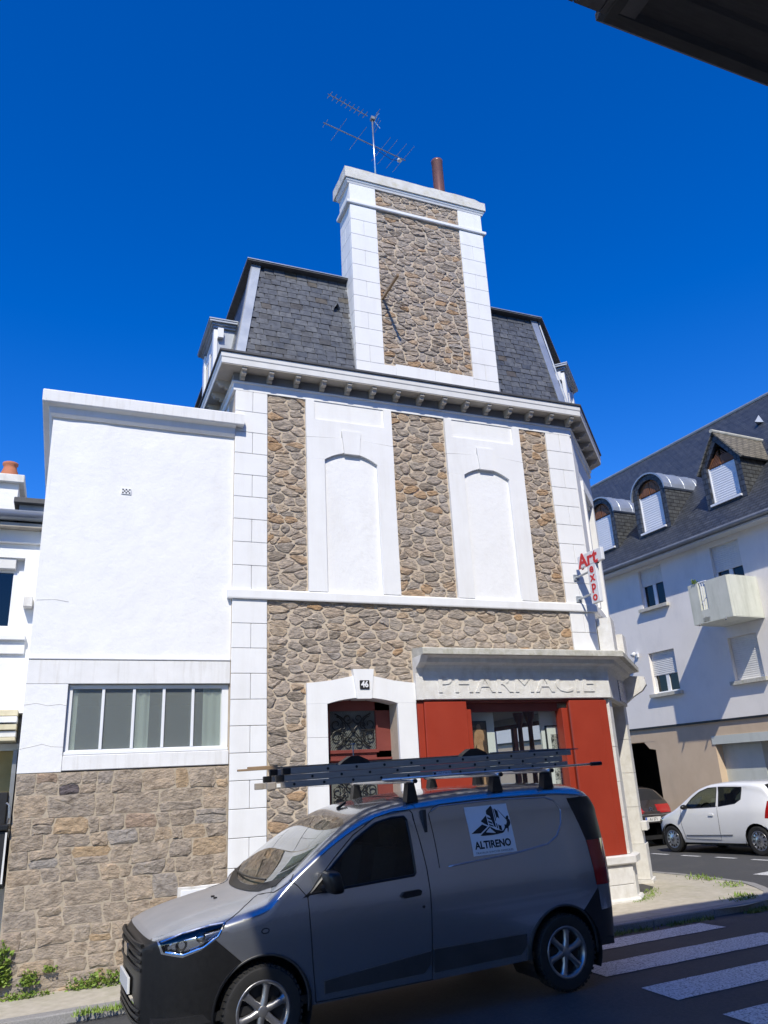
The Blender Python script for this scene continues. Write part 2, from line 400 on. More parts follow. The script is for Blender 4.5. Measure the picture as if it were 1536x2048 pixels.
M_['greendull'] = material('grey_green_render', (.50, .53, .49), (.56, .585, .545), 3, .85, .15, 50, stain=(.32, .33, .28), stain_amt=.3)
M_['balcony'] = material('weathered_balcony_concrete', (.58, .60, .52), (.66, .67, .59), 3, .85, .2, 50, stain=(.30, .31, .24), stain_amt=.45, stain_scale=(4, 4, .5))
M_['pvc'] = material('white_pvc', (.76, .77, .78), (.80, .81, .82), 4, .35)
M_['farslate'] = brickish('roof_slates_far', (.042, .048, .058), (.066, .072, .082), (.018, .019, .021), .26, .105, 1, .45, .012, .02)
M_['farslatex'] = brickish('dormer_cheek_slates', (.060, .064, .066), (.095, .098, .096), (.025, .025, .025), .26, .12, 0, .5, .014, .02)
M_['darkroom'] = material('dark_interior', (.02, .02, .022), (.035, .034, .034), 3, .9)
M_['roomwhite'] = material('gallery_wall_paint', (.78, .77, .74), (.81, .80, .77), 2, .9)
M_['ceiling'] = material('gallery_ceiling', (.50, .48, .44), (.54, .52, .48), 2, .9)
M_['floor'] = material('gallery_floor', (.34, .28, .21), (.42, .35, .27), 5, .4)
M_['glass'] = glass('window_glass', (.92, .95, .94), 1.0)
M_['glassdark'] = glass('dark_window_glass', (.30, .34, .36), 1.3)
M_['cream'] = material('cream_joinery', (.62, .55, .36), (.68, .62, .44), 5, .6, .1, 40, stain=(.35, .24, .14), stain_amt=.4, stain_scale=(6, 6, 3))
M_['ochrepanel'] = material('ochre_stained_panel', (.44, .31, .10), (.52, .38, .15), 6, .6, .1, 40)
M_['signwhite'] = material('sign_white_acrylic', (.70, .71, .73), (.75, .76, .78), 6, .35)
M_['signred'] = material('sign_red_letters', (.55, .02, .03), (.60, .03, .035), 6, .35)
M_['leaf'] = material('weed_leaves', (.10, .19, .02), (.25, .33, .05), 14, .6)
M_['leafdark'] = material('kerb_weeds', (.07, .12, .02), (.16, .2, .05), 14, .7)

# ------------------------------------------------------------------ ground
KERB = [(-14, -.95), (.8, -1.02), (6.4, -1.29), (8.5, -1.34), (9.2, -1.16), (9.75, -.7), (10.15, .1), (10.38, 1.2), (10.42, 3), (10.3, 40)]
def sstep(a, b, x):
    t = min(1, max(0, (x-a)/(b-a))); return t*t*(3-2*t)
def kerb_dist(x, y):
    best = 9
    for i in range(len(KERB)-1):
        (ax, ay), (bx, by) = KERB[i], KERB[i+1]; dx, dy = bx-ax, by-ay
        t = min(1, max(0, ((x-ax)*dx+(y-ay)*dy)/(dx*dx+dy*dy))); best = min(best, hypot(x-ax-dx*t, y-ay-dy*t))
    return best
def gz(x, y):
    z = min(-.0176+.0211*x, .145+.002*(x-7.7)) if x < 40 else .2
    z = max(z, -.6)
    z -= .025*min(25, max(0, y))*sstep(7, 10, x)
    if x > 9.2 or y < 0: z -= .045*(1-sstep(.0, 1.9, kerb_dist(x, y)))+.03*(1-sstep(0, .35, kerb_dist(x, y)))
    return z
def pz(x, y): return min(.02*x-.005, .155)-.025*min(25, max(0, y))*sstep(7, 9.5, x)

def grid(mb, xs, ys, fn):
    n = len(xs); vs = [(x, y, fn(x, y)) for y in ys for x in xs]
    mb.add(vs, [(j*n+i, j*n+i+1, (j+1)*n+i+1, (j+1)*n+i) for j in range(len(ys)-1) for i in range(n-1)])
xs = [-400, -150, -60, -30]+[-16+.5*i for i in range(72)]+[22, 26, 32, 60, 150, 400]
ys = [-400, -150, -60, -30, -20, -14]+[-10+.5*i for i in range(16)]+[-2+.15*i for i in range(20)]+[1+.5*i for i in range(40)]+[24, 30, 40, 60, 150, 400]
mb = MB(); grid(mb, xs, ys, gz); road = tag(mb.build('road', M_['asphalt'], smooth=True), 'grey asphalt road along the house and round the corner', kind='structure')
road['category'] = 'road'

def inner(x, y):
    if y < -.6 and x < 8.6: return (min(x, 8.2), .3)
    if y < 1.3: return (8.9-.3*(1.3-y)/2.4, .9-.3*(1.3-y)/2.4)
    return (9.1, y)
mb = MB(); O = []
for i in range(len(KERB)-1):
    (ax, ay), (bx, by) = KERB[i], KERB[i+1]; k = max(1, int(hypot(bx-ax, by-ay)/.35))
    for j in range(k): O.append((ax+(bx-ax)*j/k, ay+(by-ay)*j/k))
O.append(KERB[-1]); m = 7
rows = []
for x, y in O:
    ix, iy = inner(x, y); rows.append([(x+(ix-x)*t/m, y+(iy-y)*t/m) for t in range(m+1)])
vs = [(a, b, pz(a, b)+.004*noise.noise((a*2, b*2, 0))) for r in rows for a, b in r]
mb.add(vs, [(i*(m+1)+t, (i+1)*(m+1)+t, (i+1)*(m+1)+t+1, i*(m+1)+t+1) for i in range(len(rows)-1) for t in range(m)])
pav = tag(mb.build('pavement', M_['paving'], smooth=True), kind='structure')
# kerb stones, one by one
k = 0; rng = random.Random(3); acc = []
dist = [0]
for i in range(1, len(O)): dist.append(dist[-1]+hypot(O[i][0]-O[i-1][0], O[i][1]-O[i-1][1]))
def at_d(d):
    i = 0
    while i < len(dist)-2 and dist[i+1] < d: i += 1
    t = (d-dist[i])/max(1e-6, dist[i+1]-dist[i]); return (O[i][0]+(O[i+1][0]-O[i][0])*t, O[i][1]+(O[i+1][1]-O[i][1])*t)
d = 8.2
while d < 36:
    L = rng.uniform(.75, 1.05) if d < 22 or d > 27 else .45
    a = at_d(d+.006); b = at_d(d+L-.006); d += L
    if a[1] > 12: break
    dv = Vector((b[0]-a[0], b[1]-a[1])); nrm = Vector((-dv.y, dv.x)).normalized(); w = .15; lift = rng.uniform(.004, .012)
    mb = MB(); z0a, z0b = pz(*a)+lift, pz(*b)+lift; zb = min(gz(a[0]-nrm.x*.1, a[1]-nrm.y*.1), gz(b[0]-nrm.x*.1, b[1]-nrm.y*.1))-.08
    e = .012; n3 = nrm
    def q(p, o, z): return (p[0]+n3.x*o, p[1]+n3.y*o, z)
    ring = lambda p, z: [q(p, -.005, zb), q(p, -.002, z-e), q(p, e, z), q(p, w, z), q(p, w, zb)]
    mb.add(ring(a, z0a)+ring(b, z0b), [(i, (i+1) % 5, 5+(i+1) % 5, 5+i) for i in range(5)]+[(4, 3, 2, 1, 0), (5, 6, 7, 8, 9)])
    mb.build('kerb_stone', M_['kerb'], pav)
# zebra crossing
rng = random.Random(5)
def stripe(x0, x1, y0, y1, name='zebra_stripe', nx=26):
    mb = MB(); xs = [x0+(x1-x0)*i/nx for i in range(nx+1)]; ys = [y0+(y1-y0)*i/6 for i in range(7)]
    jl = rng.uniform(-.03, .03)
    n = len(xs); vs = []
    for j, y in enumerate(ys):
        for i, x in enumerate(xs):
            e = .012*noise.noise((x*6, y*6, 3)) if j in (0, 6) else 0
            vs.append((x+jl, y+e, gz(x, y)+.006))
    mb.add(vs, [(j*n+i, j*n+i+1, (j+1)*n+i+1, (j+1)*n+i) for j in range(6) for i in range(n-1)])
    mb.build(name, M_['roadpaint'], road)
for i in range(6): stripe(4.93, 7.42, -2.08-.95*i-(.05 if i else 0), -1.66-.95*i)
for i in range(7): stripe(12.86, 12.98, 1.2+1.0*i, 1.75+1.0*i, 'parking_dash', 2)
for i in range(4): stripe(11.2+.95*i, 11.7+.95*i, -.6, 1.1, 'zebra_stripe', 6)
# pavement under the flats
mb = MB(); mb.obox((15.1, -6, -.1), (1.6, 0, 0), (-2.4, 40, 0), (0, 0, .22)); 
f2 = MB(); xs = [15.2+.25*i for i in range(6)]; ys = [-8+.5*i for i in range(80)]
grid(f2, xs, ys, lambda x, y: gz(15, y)+.1); 
n0 = len(f2.v); 
vs = []
for y in ys: vs += [(15.2, y, gz(15, y)+.1), (15.2, y, gz(15, y)-.1)]
f2.add(vs, [(2*i, 2*i+1, 2*i+3, 2*i+2) for i in range(len(ys)-1)])
tag(f2.build('far_pavement', M_['kerb']), kind='structure')

# ------------------------------------------------------------------ corner house
house = thing('corner_house', (5, 0, .1), 'tall corner house of rubble stone and white dressings with a big chimney and slate roof', 'house')
FR = lambda x, z, o: (x, -o, z)                 # front facade: out = towards the street
XL, XR, CL = 1.955, 7.78, 2.25                  # left end, right corner, length of the splayed corner
C45 = sqrt(.5); CE = (XR+CL*C45, CL*C45)
TOP = 7.62
CHF = lambda t, z, o: (XR+t*C45+o*C45, t*C45-o*C45, z)   # splayed corner face
w = MB()
w.box(XL, 3.24, .0, .45, -.4, TOP); w.box(3.24, 4.25, .0, .45, 3.06, TOP); w.box(4.25, 4.55, 0, .45, -.4, TOP)
w.box(4.55, XR, .0, .45, 2.96, TOP); w.box(4.55, 7.72, .0, .40, -.4, .66)
w.build('front_wall', M_['mortar'], house)
w = MB()
w.box(XL, XL+.4, .45, 8, -.4, TOP)
w.box(CE[0]-.4, CE[0], CE[1]+.2, 2.6, -.4, TOP); w.box(CE[0]-.4, CE[0], 2.6, 6.2, 2.93, TOP); w.box(CE[0]-.4, CE[0], 2.6, 6.2, -.4, .9); w.box(CE[0]-.4, CE[0], 6.2, 9, -.4, TOP)
w.box(XL, CE[0], 8.6, 9, -.4, TOP)
w.build('side_wall', M_['white'], house)
# splayed corner wall, with a window opening on the first floor and the shop entrance below
w = MB()
def cbox(mb, t0, t1, z0, z1, o0, o1):
    mb.prism([(t0, z0), (t1, z0), (t1, z1), (t0, z1)], CHF, o0, o1)
cbox(w, 0.0, .72, 3.0, TOP, -.35, 0); cbox(w, 1.62, CL, 3.0, TOP, -.35, 0); cbox(w, .72, 1.62, 6.55, TOP, -.35, 0); cbox(w, .72, 1.62, 3.0, 4.55, -.35, 0)
w.build('corner_wall', M_['white'], house)
w = MB(); cbox(w, .72, 1.62, 4.55, 6.55, -.24, -.2); win = w.build('corner_window', M_['glassdark'], house)
w = MB(); cbox(w, .72, .79, 4.55, 6.55, -.2, -.14); cbox(w, 1.55, 1.62, 4.55, 6.55, -.2, -.14); cbox(w, 1.14, 1.2, 4.55, 6.55, -.2, -.14); cbox(w, .79, 1.55, 6.48, 6.55, -.2, -.142)
w.build('window_frame', M_['pvc'], win)
w = MB(); cbox(w, .60, .72, 4.5, 6.62, 0, .05); cbox(w, 1.62, 1.74, 4.5, 6.62, 0, .05); cbox(w, .6, 1.74, 6.62, 6.8, 0, .055); w.build('corner_window_surround', M_['white'], house)

# rubble panels ------------------------------------------------------------
rng = random.Random(11); polys = []
polys += cells(2.43, 3.005, 4.45, 7.44, .215, .098, [], rng, .55, .95)
polys += cells(4.405, 5.325, 4.45, 7.44, .225, .10, [], rng, .55, .95)
polys += cells(6.735, 7.265, 4.45, 7.44, .22, .10, [], rng, .55, .95)
polys += cells(2.43, 7.30, .05, 4.305, .23, .10, [(2.955, 4.6, -1, 3.22), (4.52, 8, -1, 3.66), (3.58, 3.94, 3, 3.40)], rng, .55, .95)
chp = cells(4.345, 5.97, 8.3, 11.31, .20, .084, [], rng, .55, .95)+cells(4.345, 5.97, 11.39, 11.76, .20, .084, [], rng, .55, .95)
lay_stones(polys, lambda x, z, o: FR(x, z, o+.004), M_['stone'], house, rng, .0115, .017, 190, n=9)

# white dressings: quoins laid as blocks with fine joints -------------------
def block(name, x0, x1, z0, z1, o, parent=house, mat='white', fn=FR, back=-.02, g=.003, c=.005):
    mb = MB(); mb.box(x0+g, x1-g, -o, -back, z0+g, z1-g, c); mb.build(name, M_[mat], parent)
def quoin_rows(xa, xb, z0, z1, n, o, first=0, name='quoin_block'):
    h = (z1-z0)/n
    for i in range(n):
        if (i+first) % 2: block(name, xa, xb, z0+h*i, z0+h*(i+1), o)
        else:
            mid = xa+(xb-xa)*.54; block(name, xa, mid, z0+h*i, z0+h*(i+1), o); block(name, mid, xb, z0+h*i, z0+h*(i+1), o)
quoin_rows(XL, 2.43, 4.445, 7.42, 9, .030)
quoin_rows(XL, 2.43, .05, 4.31, 13, .030, 1)
quoin_rows(7.27, XR-.004, 4.445, 7.42, 9, .030)
block('quoin_block', 7.30, XR-.004, 3.66, 3.98, .030); block('quoin_block', 7.30, 7.55, 3.98, 4.31, .030); block('quoin_block', 7.55, XR-.004, 3.98, 4.31, .030)
for i in range(9):                               # splayed corner quoins
    z0 = 4.445+(7.42-4.445)/9*i; mb = MB(); cbox(mb, .012, .5, z0+.003, z0+.3275, 0.0, .022); mb.build('quoin_block', M_['white'], house)
# string course
mb = MB(); mb.sweep([(XL, .3), (XL, 0), (XR, 0), CE], [(0, 4.31), (.06, 4.31), (.065, 4.325), (.065, 4.425), (.045, 4.445), (0, 4.447)]); mb.build('string_course', M_['white'], house)
mb = MB(); mb.box(2.40, 2.5, -.1, -.06, 4.29, 4.31)
# frieze, cornice, modillions
path = [(XL, 8.8), (XL, 0), (XR, 0), CE, (CE[0], 8.8)]
mb = MB(); mb.sweep(path, [(-.05, 7.42), (.03, 7.42), (.03, 7.53), (.055, 7.54), (.055, 7.56), (-.05, 7.565)]); mb.build('frieze', M_['white'], house)
M_['friezegrey'] = material('grey_frieze_paint', (.20, .20, .205), (.25, .25, .25), 4, .7)
mb = MB(); mb.sweep(path, [(-.05, 7.566), (.035, 7.566), (.035, 7.72), (-.05, 7.72)]); mb.build('frieze_board', M_['friezegrey'], house)
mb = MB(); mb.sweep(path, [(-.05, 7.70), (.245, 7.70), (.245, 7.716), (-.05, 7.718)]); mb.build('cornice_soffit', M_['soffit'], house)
mb = MB(); mb.sweep(path, [(.17, 7.717), (.245, 7.712), (.252, 7.716), (.252, 7.80), (.262, 7.815), (.262, 7.885), (.17, 7.9)]); mb.build('cornice', M_['cornice'], house)
mb = MB(); mb.sweep(path, [(-.1, 7.901), (.262, 7.888), (.285, 7.896), (.285, 7.925), (-.1, 7.95)]); mb.build('cornice_capping', M_['lead'], house)
def modillion_mesh():
    mb = MB(); pr = [(0, 0), (.19, 0), (.19, -.035), (.165, -.05), (.15, -.085), (.11, -.095), (.075, -.085), (.06, -.12), (0, -.13)]
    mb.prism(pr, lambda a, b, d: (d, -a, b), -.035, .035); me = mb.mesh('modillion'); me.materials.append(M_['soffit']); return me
mm = modillion_mesh()
for i in range(15): inst('modillion', mm, house, (2.04+i*(7.73-2.04)/14, -.034, 7.70))
for i in range(9): inst('modillion', mm, house, (XL-.034, .28+i*.42, 7.70), (0, 0, -pi/2))
for i in range(5): p = CHF(.12+i*.48, 7.70, .034); inst('modillion', mm, house, p, (0, 0, pi/4))

# blind windows -------------------------------------------------------------
def arc_pts(xa, xb, zs, rise, n=12):
    return [(xa+(xb-xa)*i/n, zs+rise*(1-(2*i/n-1)**2)) for i in range(n+1)]
def surround(x0, x1, i0, i1, z0, zs, rise, zt, name, key, o=.058):
    bw = MB(); bw.box(i0-.01, i1+.01, -.008, .01, z0, zs+rise+.03); bw.build(name+'_panel', M_['render'], house)
    for a, b in ((x0, i0), (i1, x1)):
        mb = MB(); mb.box(a+.002, b-(0 if b == i0 else .002), -o, .01, z0, zs-.002, .003); mb.build(name+'_jamb', M_['white'], house)
    A = arc_pts(i0, i1, zs, rise); zv = zs+.34
    half = len(A)//2
    kx0, kx1 = key
    for side in (0, 1):
        if side == 0: P = [(x0, zs), (i0, zs)]+[p for p in A if p[0] < kx0+.03]+[(kx0+.03, zs+rise*.98), (kx0+.005, zv+.035), (x0, zv-.01)]
        else: P = [(i1, zs), (x1, zs), (x1, zv-.01), (kx1-.005, zv+.035), (kx1-.03, zs+rise*.98)]+[p for p in A if p[0] > kx1-.03]
        mb = MB(); mb.prism(P, FR, -.01, o-.003); mb.build(name+'_voussoir', M_['white'], house)
    mb = MB(); mb.prism([(kx0+.035, zs+rise-.02), (kx1-.035, zs+rise-.02), (kx1, zt), (kx0, zt)], FR, -.01, o+.012); mb.build('keystone', M_['white'], house)
    return zv
for x0, x1, i0, i1, key in ((3.01, 4.40, 3.285, 4.12, (3.56, 3.87)), (5.33, 6.73, 5.61, 6.43, (5.87, 6.18))):
    surround(x0, x1, i0, i1, 4.447, 6.46, .14, 6.955, 'blind_window', key)
    mb = MB(); P = [(x0, 6.80), (key[0]-.002, 6.838), (key[0]-.002, 6.957), (key[1]+.002, 6.957), (key[1]+.002, 6.838), (x1, 6.80), (x1, 7.42), (x1-.13, 7.42), (x1-.13, 7.10), (x0+.13, 7.10), (x0+.13, 7.42), (x0, 7.42)]
    mb.prism(P, FR, -.01, .050); mb.build('spandrel', M_['white'], house)
    mb = MB(); mb.box(x0+.13, x1-.13, -.018, .01, 7.1, 7.42); mb.build('sunk_panel', M_['white'], house)

# front door ----------------------------------------------------------------
surX = (2.96, 4.53); d0, d1 = 3.24, 4.25
for a, b in ((surX[0], d0), (d1, surX[1])):
    zz = [.0, .62, 1.25, 1.9, 2.5, 2.93] if a < 3.5 else [.0, .9, 1.9, 2.93]
    for i in range(len(zz)-1):
        mb = MB(); mb.box(a+.001, b-.001, -.05, .3, zz[i]+.0015, zz[i+1]-.0015, .003); mb.build('door_jamb_block', M_['white'], house)
A = arc_pts(d0, d1, 2.93, .075)
for side in (0, 1):
    if side == 0: P = [(surX[0], 2.93), (d0, 2.93)]+[p for p in A if p[0] < 3.66]+[(3.66, 3.004), (3.63, 3.30), (3.3, 3.235), (surX[0], 3.20)]
    else: P = [(d1, 2.93), (surX[1], 2.93), (surX[1], 3.20), (4.2, 3.235), (3.88, 3.30), (3.86, 3.0035)]+[p for p in A if p[0] > 3.86][::1]
    mb = MB(); mb.prism(P, FR, -.3, .05); mb.build('door_voussoir', M_['white'], house)
mb = MB(); mb.prism([(3.655, 2.99), (3.865, 2.99), (3.91, 3.385), (3.605, 3.385)], FR, -.2, .075); mb.build('keystone', M_['white'], house)
mb = MB(); mb.box(3.695, 3.832, -.092, -.07, 3.117, 3.232, .003); pl = mb.build('house_number', M_['black'], house)
vs, fs = text_mesh('46', .115, .002, .004, .9); mb = MB(); mb.add([(3.763+v[0], -.0935-v[2], 3.175+v[1]) for v in vs], fs); mb.build('number_digits', M_['pvc'], pl)
# door leaf: frame, glazed panels with wrought iron, mouldings
D = .26
door = MB(); 
def dbox(mb, x0, x1, z0, z1, o, t=.04): mb.box(x0, x1, D-o, D-o+t, z0, z1, .004)
dm = MB(); dm.box(d0, d1, D, D+.05, .05, 1.02); dm.box(d0, d1, D, D+.05, 2.02, 2.32); dm.box(d0, 3.36, D, D+.05, 1.02, 3.06); dm.box(4.03, d1, D, D+.05, 1.02, 3.06); dm.box(d0, d1, D, D+.05, 2.86, 3.06)
dr = dm.build('door', M_['doorred'], house)
for z0, z1, o in ((2.30, 2.345, .03), (2.205, 2.235, .035), (2.12, 2.16, .045), (2.09, 2.12, .03), (2.02, 2.06, .03), (1.0, 1.03, .03), (.35, .38, .02), (.85, .88, .02)):
    mb = MB(); dbox(mb, d0+.002, 4.06 if z0 == 2.30 else d1-.002, z0, z1, o, o+.01); mb.build('door_moulding', M_['doorred'], dr)
for a in (3.33, 4.03): mb = MB(); mb.box(a, a+.03, D-.02, D, 2.345, 2.86); mb.build('door_moulding', M_['doorred'], dr)
M_['ribglass'] = material('ribbed_door_glass', (.10, .11, .105), (.16, .17, .16), 4, .12, .0)
mb = MB()
for i in range(40):                                     # diagonal ribs of the pressed glass
    a = 3.36-.5+i*.03
    for z0, z1 in ((2.345, 2.86),):
        P = clip(clip([(a, z0), (a+.018, z0), (a+.018+.36, z1), (a+.36, z1)], -1, 0, -3.36), 1, 0, 4.03)
        if len(P) > 2: mb.prism(P, FR, -D-.032, -D-.022)
mb.box(3.36, 4.03, D+.03, D+.04, 2.345, 2.86); mb.build('door_glass', M_['ribglass'], dr)
mb = MB(); mb.box(3.36, 4.03, D+.03, D+.04, 1.02, 2.03); mb.build('door_glass', M_['ribglass'], dr)
def scroll(cx, cz, r, a0, turns, sgn, n=26):
    return [(cx+r*(1-.78*i/n)*cos(a0+sgn*turns*2*pi*i/n), D-.012, cz+r*(1-.78*i/n)*sin(a0+sgn*turns*2*pi*i/n)) for i in range(n+1)]
def grille(zc, hh):
    mb = MB(); r = .0085
    for sx in (-1, 1):
        for sz in (-1, 1):
            mb.tube(scroll(3.695+sx*.24, zc+sz*hh*.32, .105, pi/2 if sz > 0 else -pi/2, 1.35, sx*sz), r, 5)
            mb.tube(scroll(3.695+sx*.075, zc+sz*hh*.62, .075, (0 if sx < 0 else pi), 1.3, sx*sz), r, 5)
            mb.tube(scroll(3.695+sx*.15, zc+sz*hh*.28, .05, -pi/2 if sz > 0 else pi/2, 1.2, -sx*sz), r*.8, 5)
            mb.tube([(3.695, D-.012, zc), (3.695+sx*.17, D-.012, zc+sz*hh*.72), (3.695+sx*.26, D-.012, zc+sz*hh*.9)], r, 5)
        mb.tube([(3.695+sx*.09, D-.012, zc), (3.695+sx*.31, D-.012, zc)], r*.7, 5)
    mb.box(3.675, 3.715, D-.03, D-.005, zc-.02, zc+.02); return mb
grille(2.60, .25).build('door_grille', M_['iron'], dr); grille(1.75, .27).build('door_grille', M_['iron'], dr); grille(1.25, .2).build('door_grille', M_['iron'], dr)
mb = MB(); mb.box(4.09, 4.13, D-.05, D-.005, 1.15, 1.35, .005); mb.tube([(4.11, D-.05, 1.28), (4.11, D-.09, 1.28), (4.0, D-.09, 1.28)], .01, 6); mb.build('door_handle', M_['alu'], dr)
mb = MB(); mb.box(d0-.1, d1+.1, -.3, .4, -.2, .085, .01); mb.build('door_step', M_['kerb'], house)
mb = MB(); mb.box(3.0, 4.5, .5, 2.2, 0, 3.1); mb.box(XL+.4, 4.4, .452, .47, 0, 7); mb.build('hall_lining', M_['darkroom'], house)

# shopfront -----------------------------------------------------------------
sp = [(4.53, 0), (XR, 0), (CE[0]-.02, CE[1]-.02)]
mb = MB(); mb.sweep(sp, [(-.02, 2.965), (.075, 2.965), (.085, 2.975), (.085, 3.36), (-.02, 3.40)]); fas = mb.build('shop_fascia', M_['roughcast'], house)
mb = MB(); mb.sweep([(4.64, 0)]+sp[1:], [(0, 3.361), (.087, 3.361), (.10, 3.40), (.13, 3.44), (.20, 3.47), (.21, 3.53), (.29, 3.548), (.30, 3.553), (0, 3.56)]); mb.build('shop_cornice_cove', M_['roughcast'], house)
mb = MB(); mb.sweep(sp, [(0, 3.5535), (.36, 3.5535), (.372, 3.56), (.372, 3.635), (.36, 3.648), (0, 3.69)]); mb.build('shop_cornice', M_['lichen'], house)
mb = MB(); mb.prism([(0.003, 2.967), (.09, 2.967), (.09, 3.33), (.12, 3.40), (.24, 3.46), (.32, 3.5525), (.003, 3.5525)], lambda a, b, d: (d, -a, b), 4.527, 4.638); mb.build('shop_console', M_['roughcast'], house)
vs, fs = text_mesh('PHARMACIE', .315, .007, .0, 1.30, spacing=1.06)
xmin = min(v[0] for v in vs); xmax = max(v[0] for v in vs); sc = (7.52-4.88)/(xmax-xmin)
mb = MB()
for dx, dy in ((0, 0), (-.007, .0007), (.007, .0014)): mb.add([(4.88+dx+(v[0]-xmin)*sc, -.091+dy-v[2], 3.175+v[1]*1.2) for v in vs], fs)
tag(mb.build('shop_lettering', M_['roughcast'], house), 'raised PHARMACIE lettering')
mb = MB(); cbox(mb, 1.15, 2.0, 3.0, 3.34, .087, .105); 
M_['poster'] = material('printed_poster', None, None, 5, .4, stops=[(.38, (.10, .11, .16)), (.46, (.45, .44, .47)), (.52, (.62, .62, .63)), (.58, (.25, .16, .22)), (.66, (.60, .60, .62))], stretch=(3, 3, 6))
mb.build('corner_poster', M_['poster'], house)
# corner blocks standing on the shop cornice and the corbel
mb = MB(); mb.obox(CHF(.02, 3.655, .02), Vector((C45, C45, 0))*.42, Vector((C45, -C45, 0))*.22, (0, 0, .56)); mb.build('corner_block', M_['roughcast'], house)
mb = MB(); cbox(mb, 1.75, 2.2, 3.655, 4.2, .02, .22); mb.build('corner_block', M_['roughcast'], house)
mb = MB(); mb.prism([(0, 3.0), (.16, 3.12), (.34, 3.22), (.42, 3.32), (.40, 3.46), (0, 3.5)], lambda a, b, d: CHF(d, b, a+.05), CL-.18, CL+.02); mb.build('corbel', M_['roughcast'], house)
# timber: soffit board, red box shutters, frames
mb = MB(); mb.box(4.56, 7.74, -.0, .30, 2.925, 2.962); mb.build('shop_soffit', M_['doorred'], house)
def shutter(x0, x1, o, name='red_shutter'):
    mb = MB(); mb.box(x0, x1, -o, .02, .755, 2.935, .006); s_ = mb.build(name, M_['red'], house); return s_
s1 = shutter(4.545, 4.64, .045); s2 = shutter(4.642, 5.30, .075)
mb = MB(); mb.box(5.305, 5.395, -.02, .16, .76, 2.83, .004); mb.build('window_post', M_['red'], house)
s3 = shutter(7.045, 7.60, .075); s4 = shutter(7.603, 7.735, .06); 
mb = MB(); mb.box(6.93, 7.03, -.02, .16, .76, 2.83, .004); mb.build('window_post', M_['red'], house)
mb = MB(); mb.tube([(7.042, -.055, .8), (7.042, -.055, 2.9)], .008, 6); mb.tube([(7.042, -.06, 1.0), (7.052, -.10, .99), (7.052, -.1, 1.06)], .008, 6); mb.build('espagnolette_bolt', M_['doorred'], s3)
for a, b in ((2.80, 2.925), (.76, .9)): mb = MB(); mb.box(5.39, 6.935, .10, .15, a, b); mb.build('window_rail', M_['doorred'], house)
mb = MB(); mb.box(5.39, 6.935, .118, .124, .9, 2.80); mb.build('shop_window_glass', M_['glass'], house)
# ledge and plinth
mb = MB(); mb.sweep([(4.53, 0), (XR-.02, 0), CHF(.32, 0, 0)[:2]], [(-.02, .625), (.10, .625), (.14, .65), (.14, .735), (.09, .753), (-.02, .754)]); mb.build('shop_ledge', M_['roughcast'], house)
for i in range(5):
    a = 4.53+i*.65; b = min(a+.65, 7.80)
    for z0, z1, sh in ((.02, .37, 0), (.37, .62, .32)):
        mb = MB(); mb.box(a+sh*.0+.003, b-.003, -.09, .02, z0+.003, z1-.003, .006)
        mb.build('plinth_block', M_['roughcast'], house)
mb = MB(); mb.sweep([(4.53, 0), (XR, 0), CHF(.36, 0, 0)[:2]], [(-.02, .0), (.12, .0), (.115, .17), (.095, .2), (-.02, .2)]); mb.build('plinth_base', M_['roughcast'], house)
# pilaster at the corner and the entrance pillar
zz = [.2, .62]; zz = [.755, 1.25, 1.75, 2.25, 2.962]
for i in range(len(zz)-1):
    mb = MB(); cbox(mb, .0, .34, zz[i]+.003, zz[i+1]-.003, -.25, .04); mb.build('pilaster_block', M_['roughcast'], house)
mb = MB(); cbox(mb, .0, .34, .2, .63, -.25, .06); mb.build('pilaster_block', M_['roughcast'], house)
zz = [.02, .18, .72, 1.3, 1.85, 2.4, 2.962]
for i in range(len(zz)-1):
    e = .07 if i == 0 else (.03 if i == 1 else 0)
    mb = MB(); cbox(mb, 1.92-e, 2.27+e, zz[i]+.003, zz[i+1]-.003, -.25, .05+e); mb.build('pillar_block', M_['roughcast'], house)
mb = MB(); cbox(mb, 1.90, 2.29, .93, 1.06, .05, .14); mb.build('pillar_block', M_['roughcast'], house)
mb = MB(); cbox(mb, .34, 1.92, .1, 2.96, -.75, -.7); cd = mb.build('corner_door', M_['doorred'], house)
mb = MB(); cbox(mb, .55, 1.7, .9, 2.7, -.70, -.69); mb.build('door_pane', M_['glassdark'], cd)
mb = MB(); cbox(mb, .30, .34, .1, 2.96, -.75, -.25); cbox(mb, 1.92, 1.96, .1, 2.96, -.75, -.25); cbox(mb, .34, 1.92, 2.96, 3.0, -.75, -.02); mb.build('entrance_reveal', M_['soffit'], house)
# interior of the shop
mb = MB(); mb.prism([(4.52, .46), (XR-.18, .46), (CE[0]-.4, CE[1]+.1), (CE[0]-.4, 8.5), (4.52, 8.5)], lambda a, b, d: (a, b, d), .3, .42); mb.build('shop_floor', M_['floor'], house)
mb = MB(); mb.prism([(4.52, .46), (XR-.18, .46), (CE[0]-.4, CE[1]+.1), (CE[0]-.4, 8.5), (4.52, 8.5)], lambda a, b, d: (a, b, d), 3.05, 3.12); mb.build('shop_ceiling', M_['ceiling'], house)
mb = MB(); mb.box(4.47, 4.52, .46, 8.5, .3, 3.1); mb.box(4.52, 8.8, 6.6, 6.7, .3, 3.1); mb.build('shop_inner_wall', M_['roomwhite'], house)
mb = MB(); mb.box(4.6, 5.93, .30, .34, .42, 2.98); mb.build('display_panel', M_['roomwhite'], house)
mb = MB(); mb.box(6.74, 7.5, .30, .34, .42, 2.98); mb.build('display_panel', M_['roomwhite'], house)
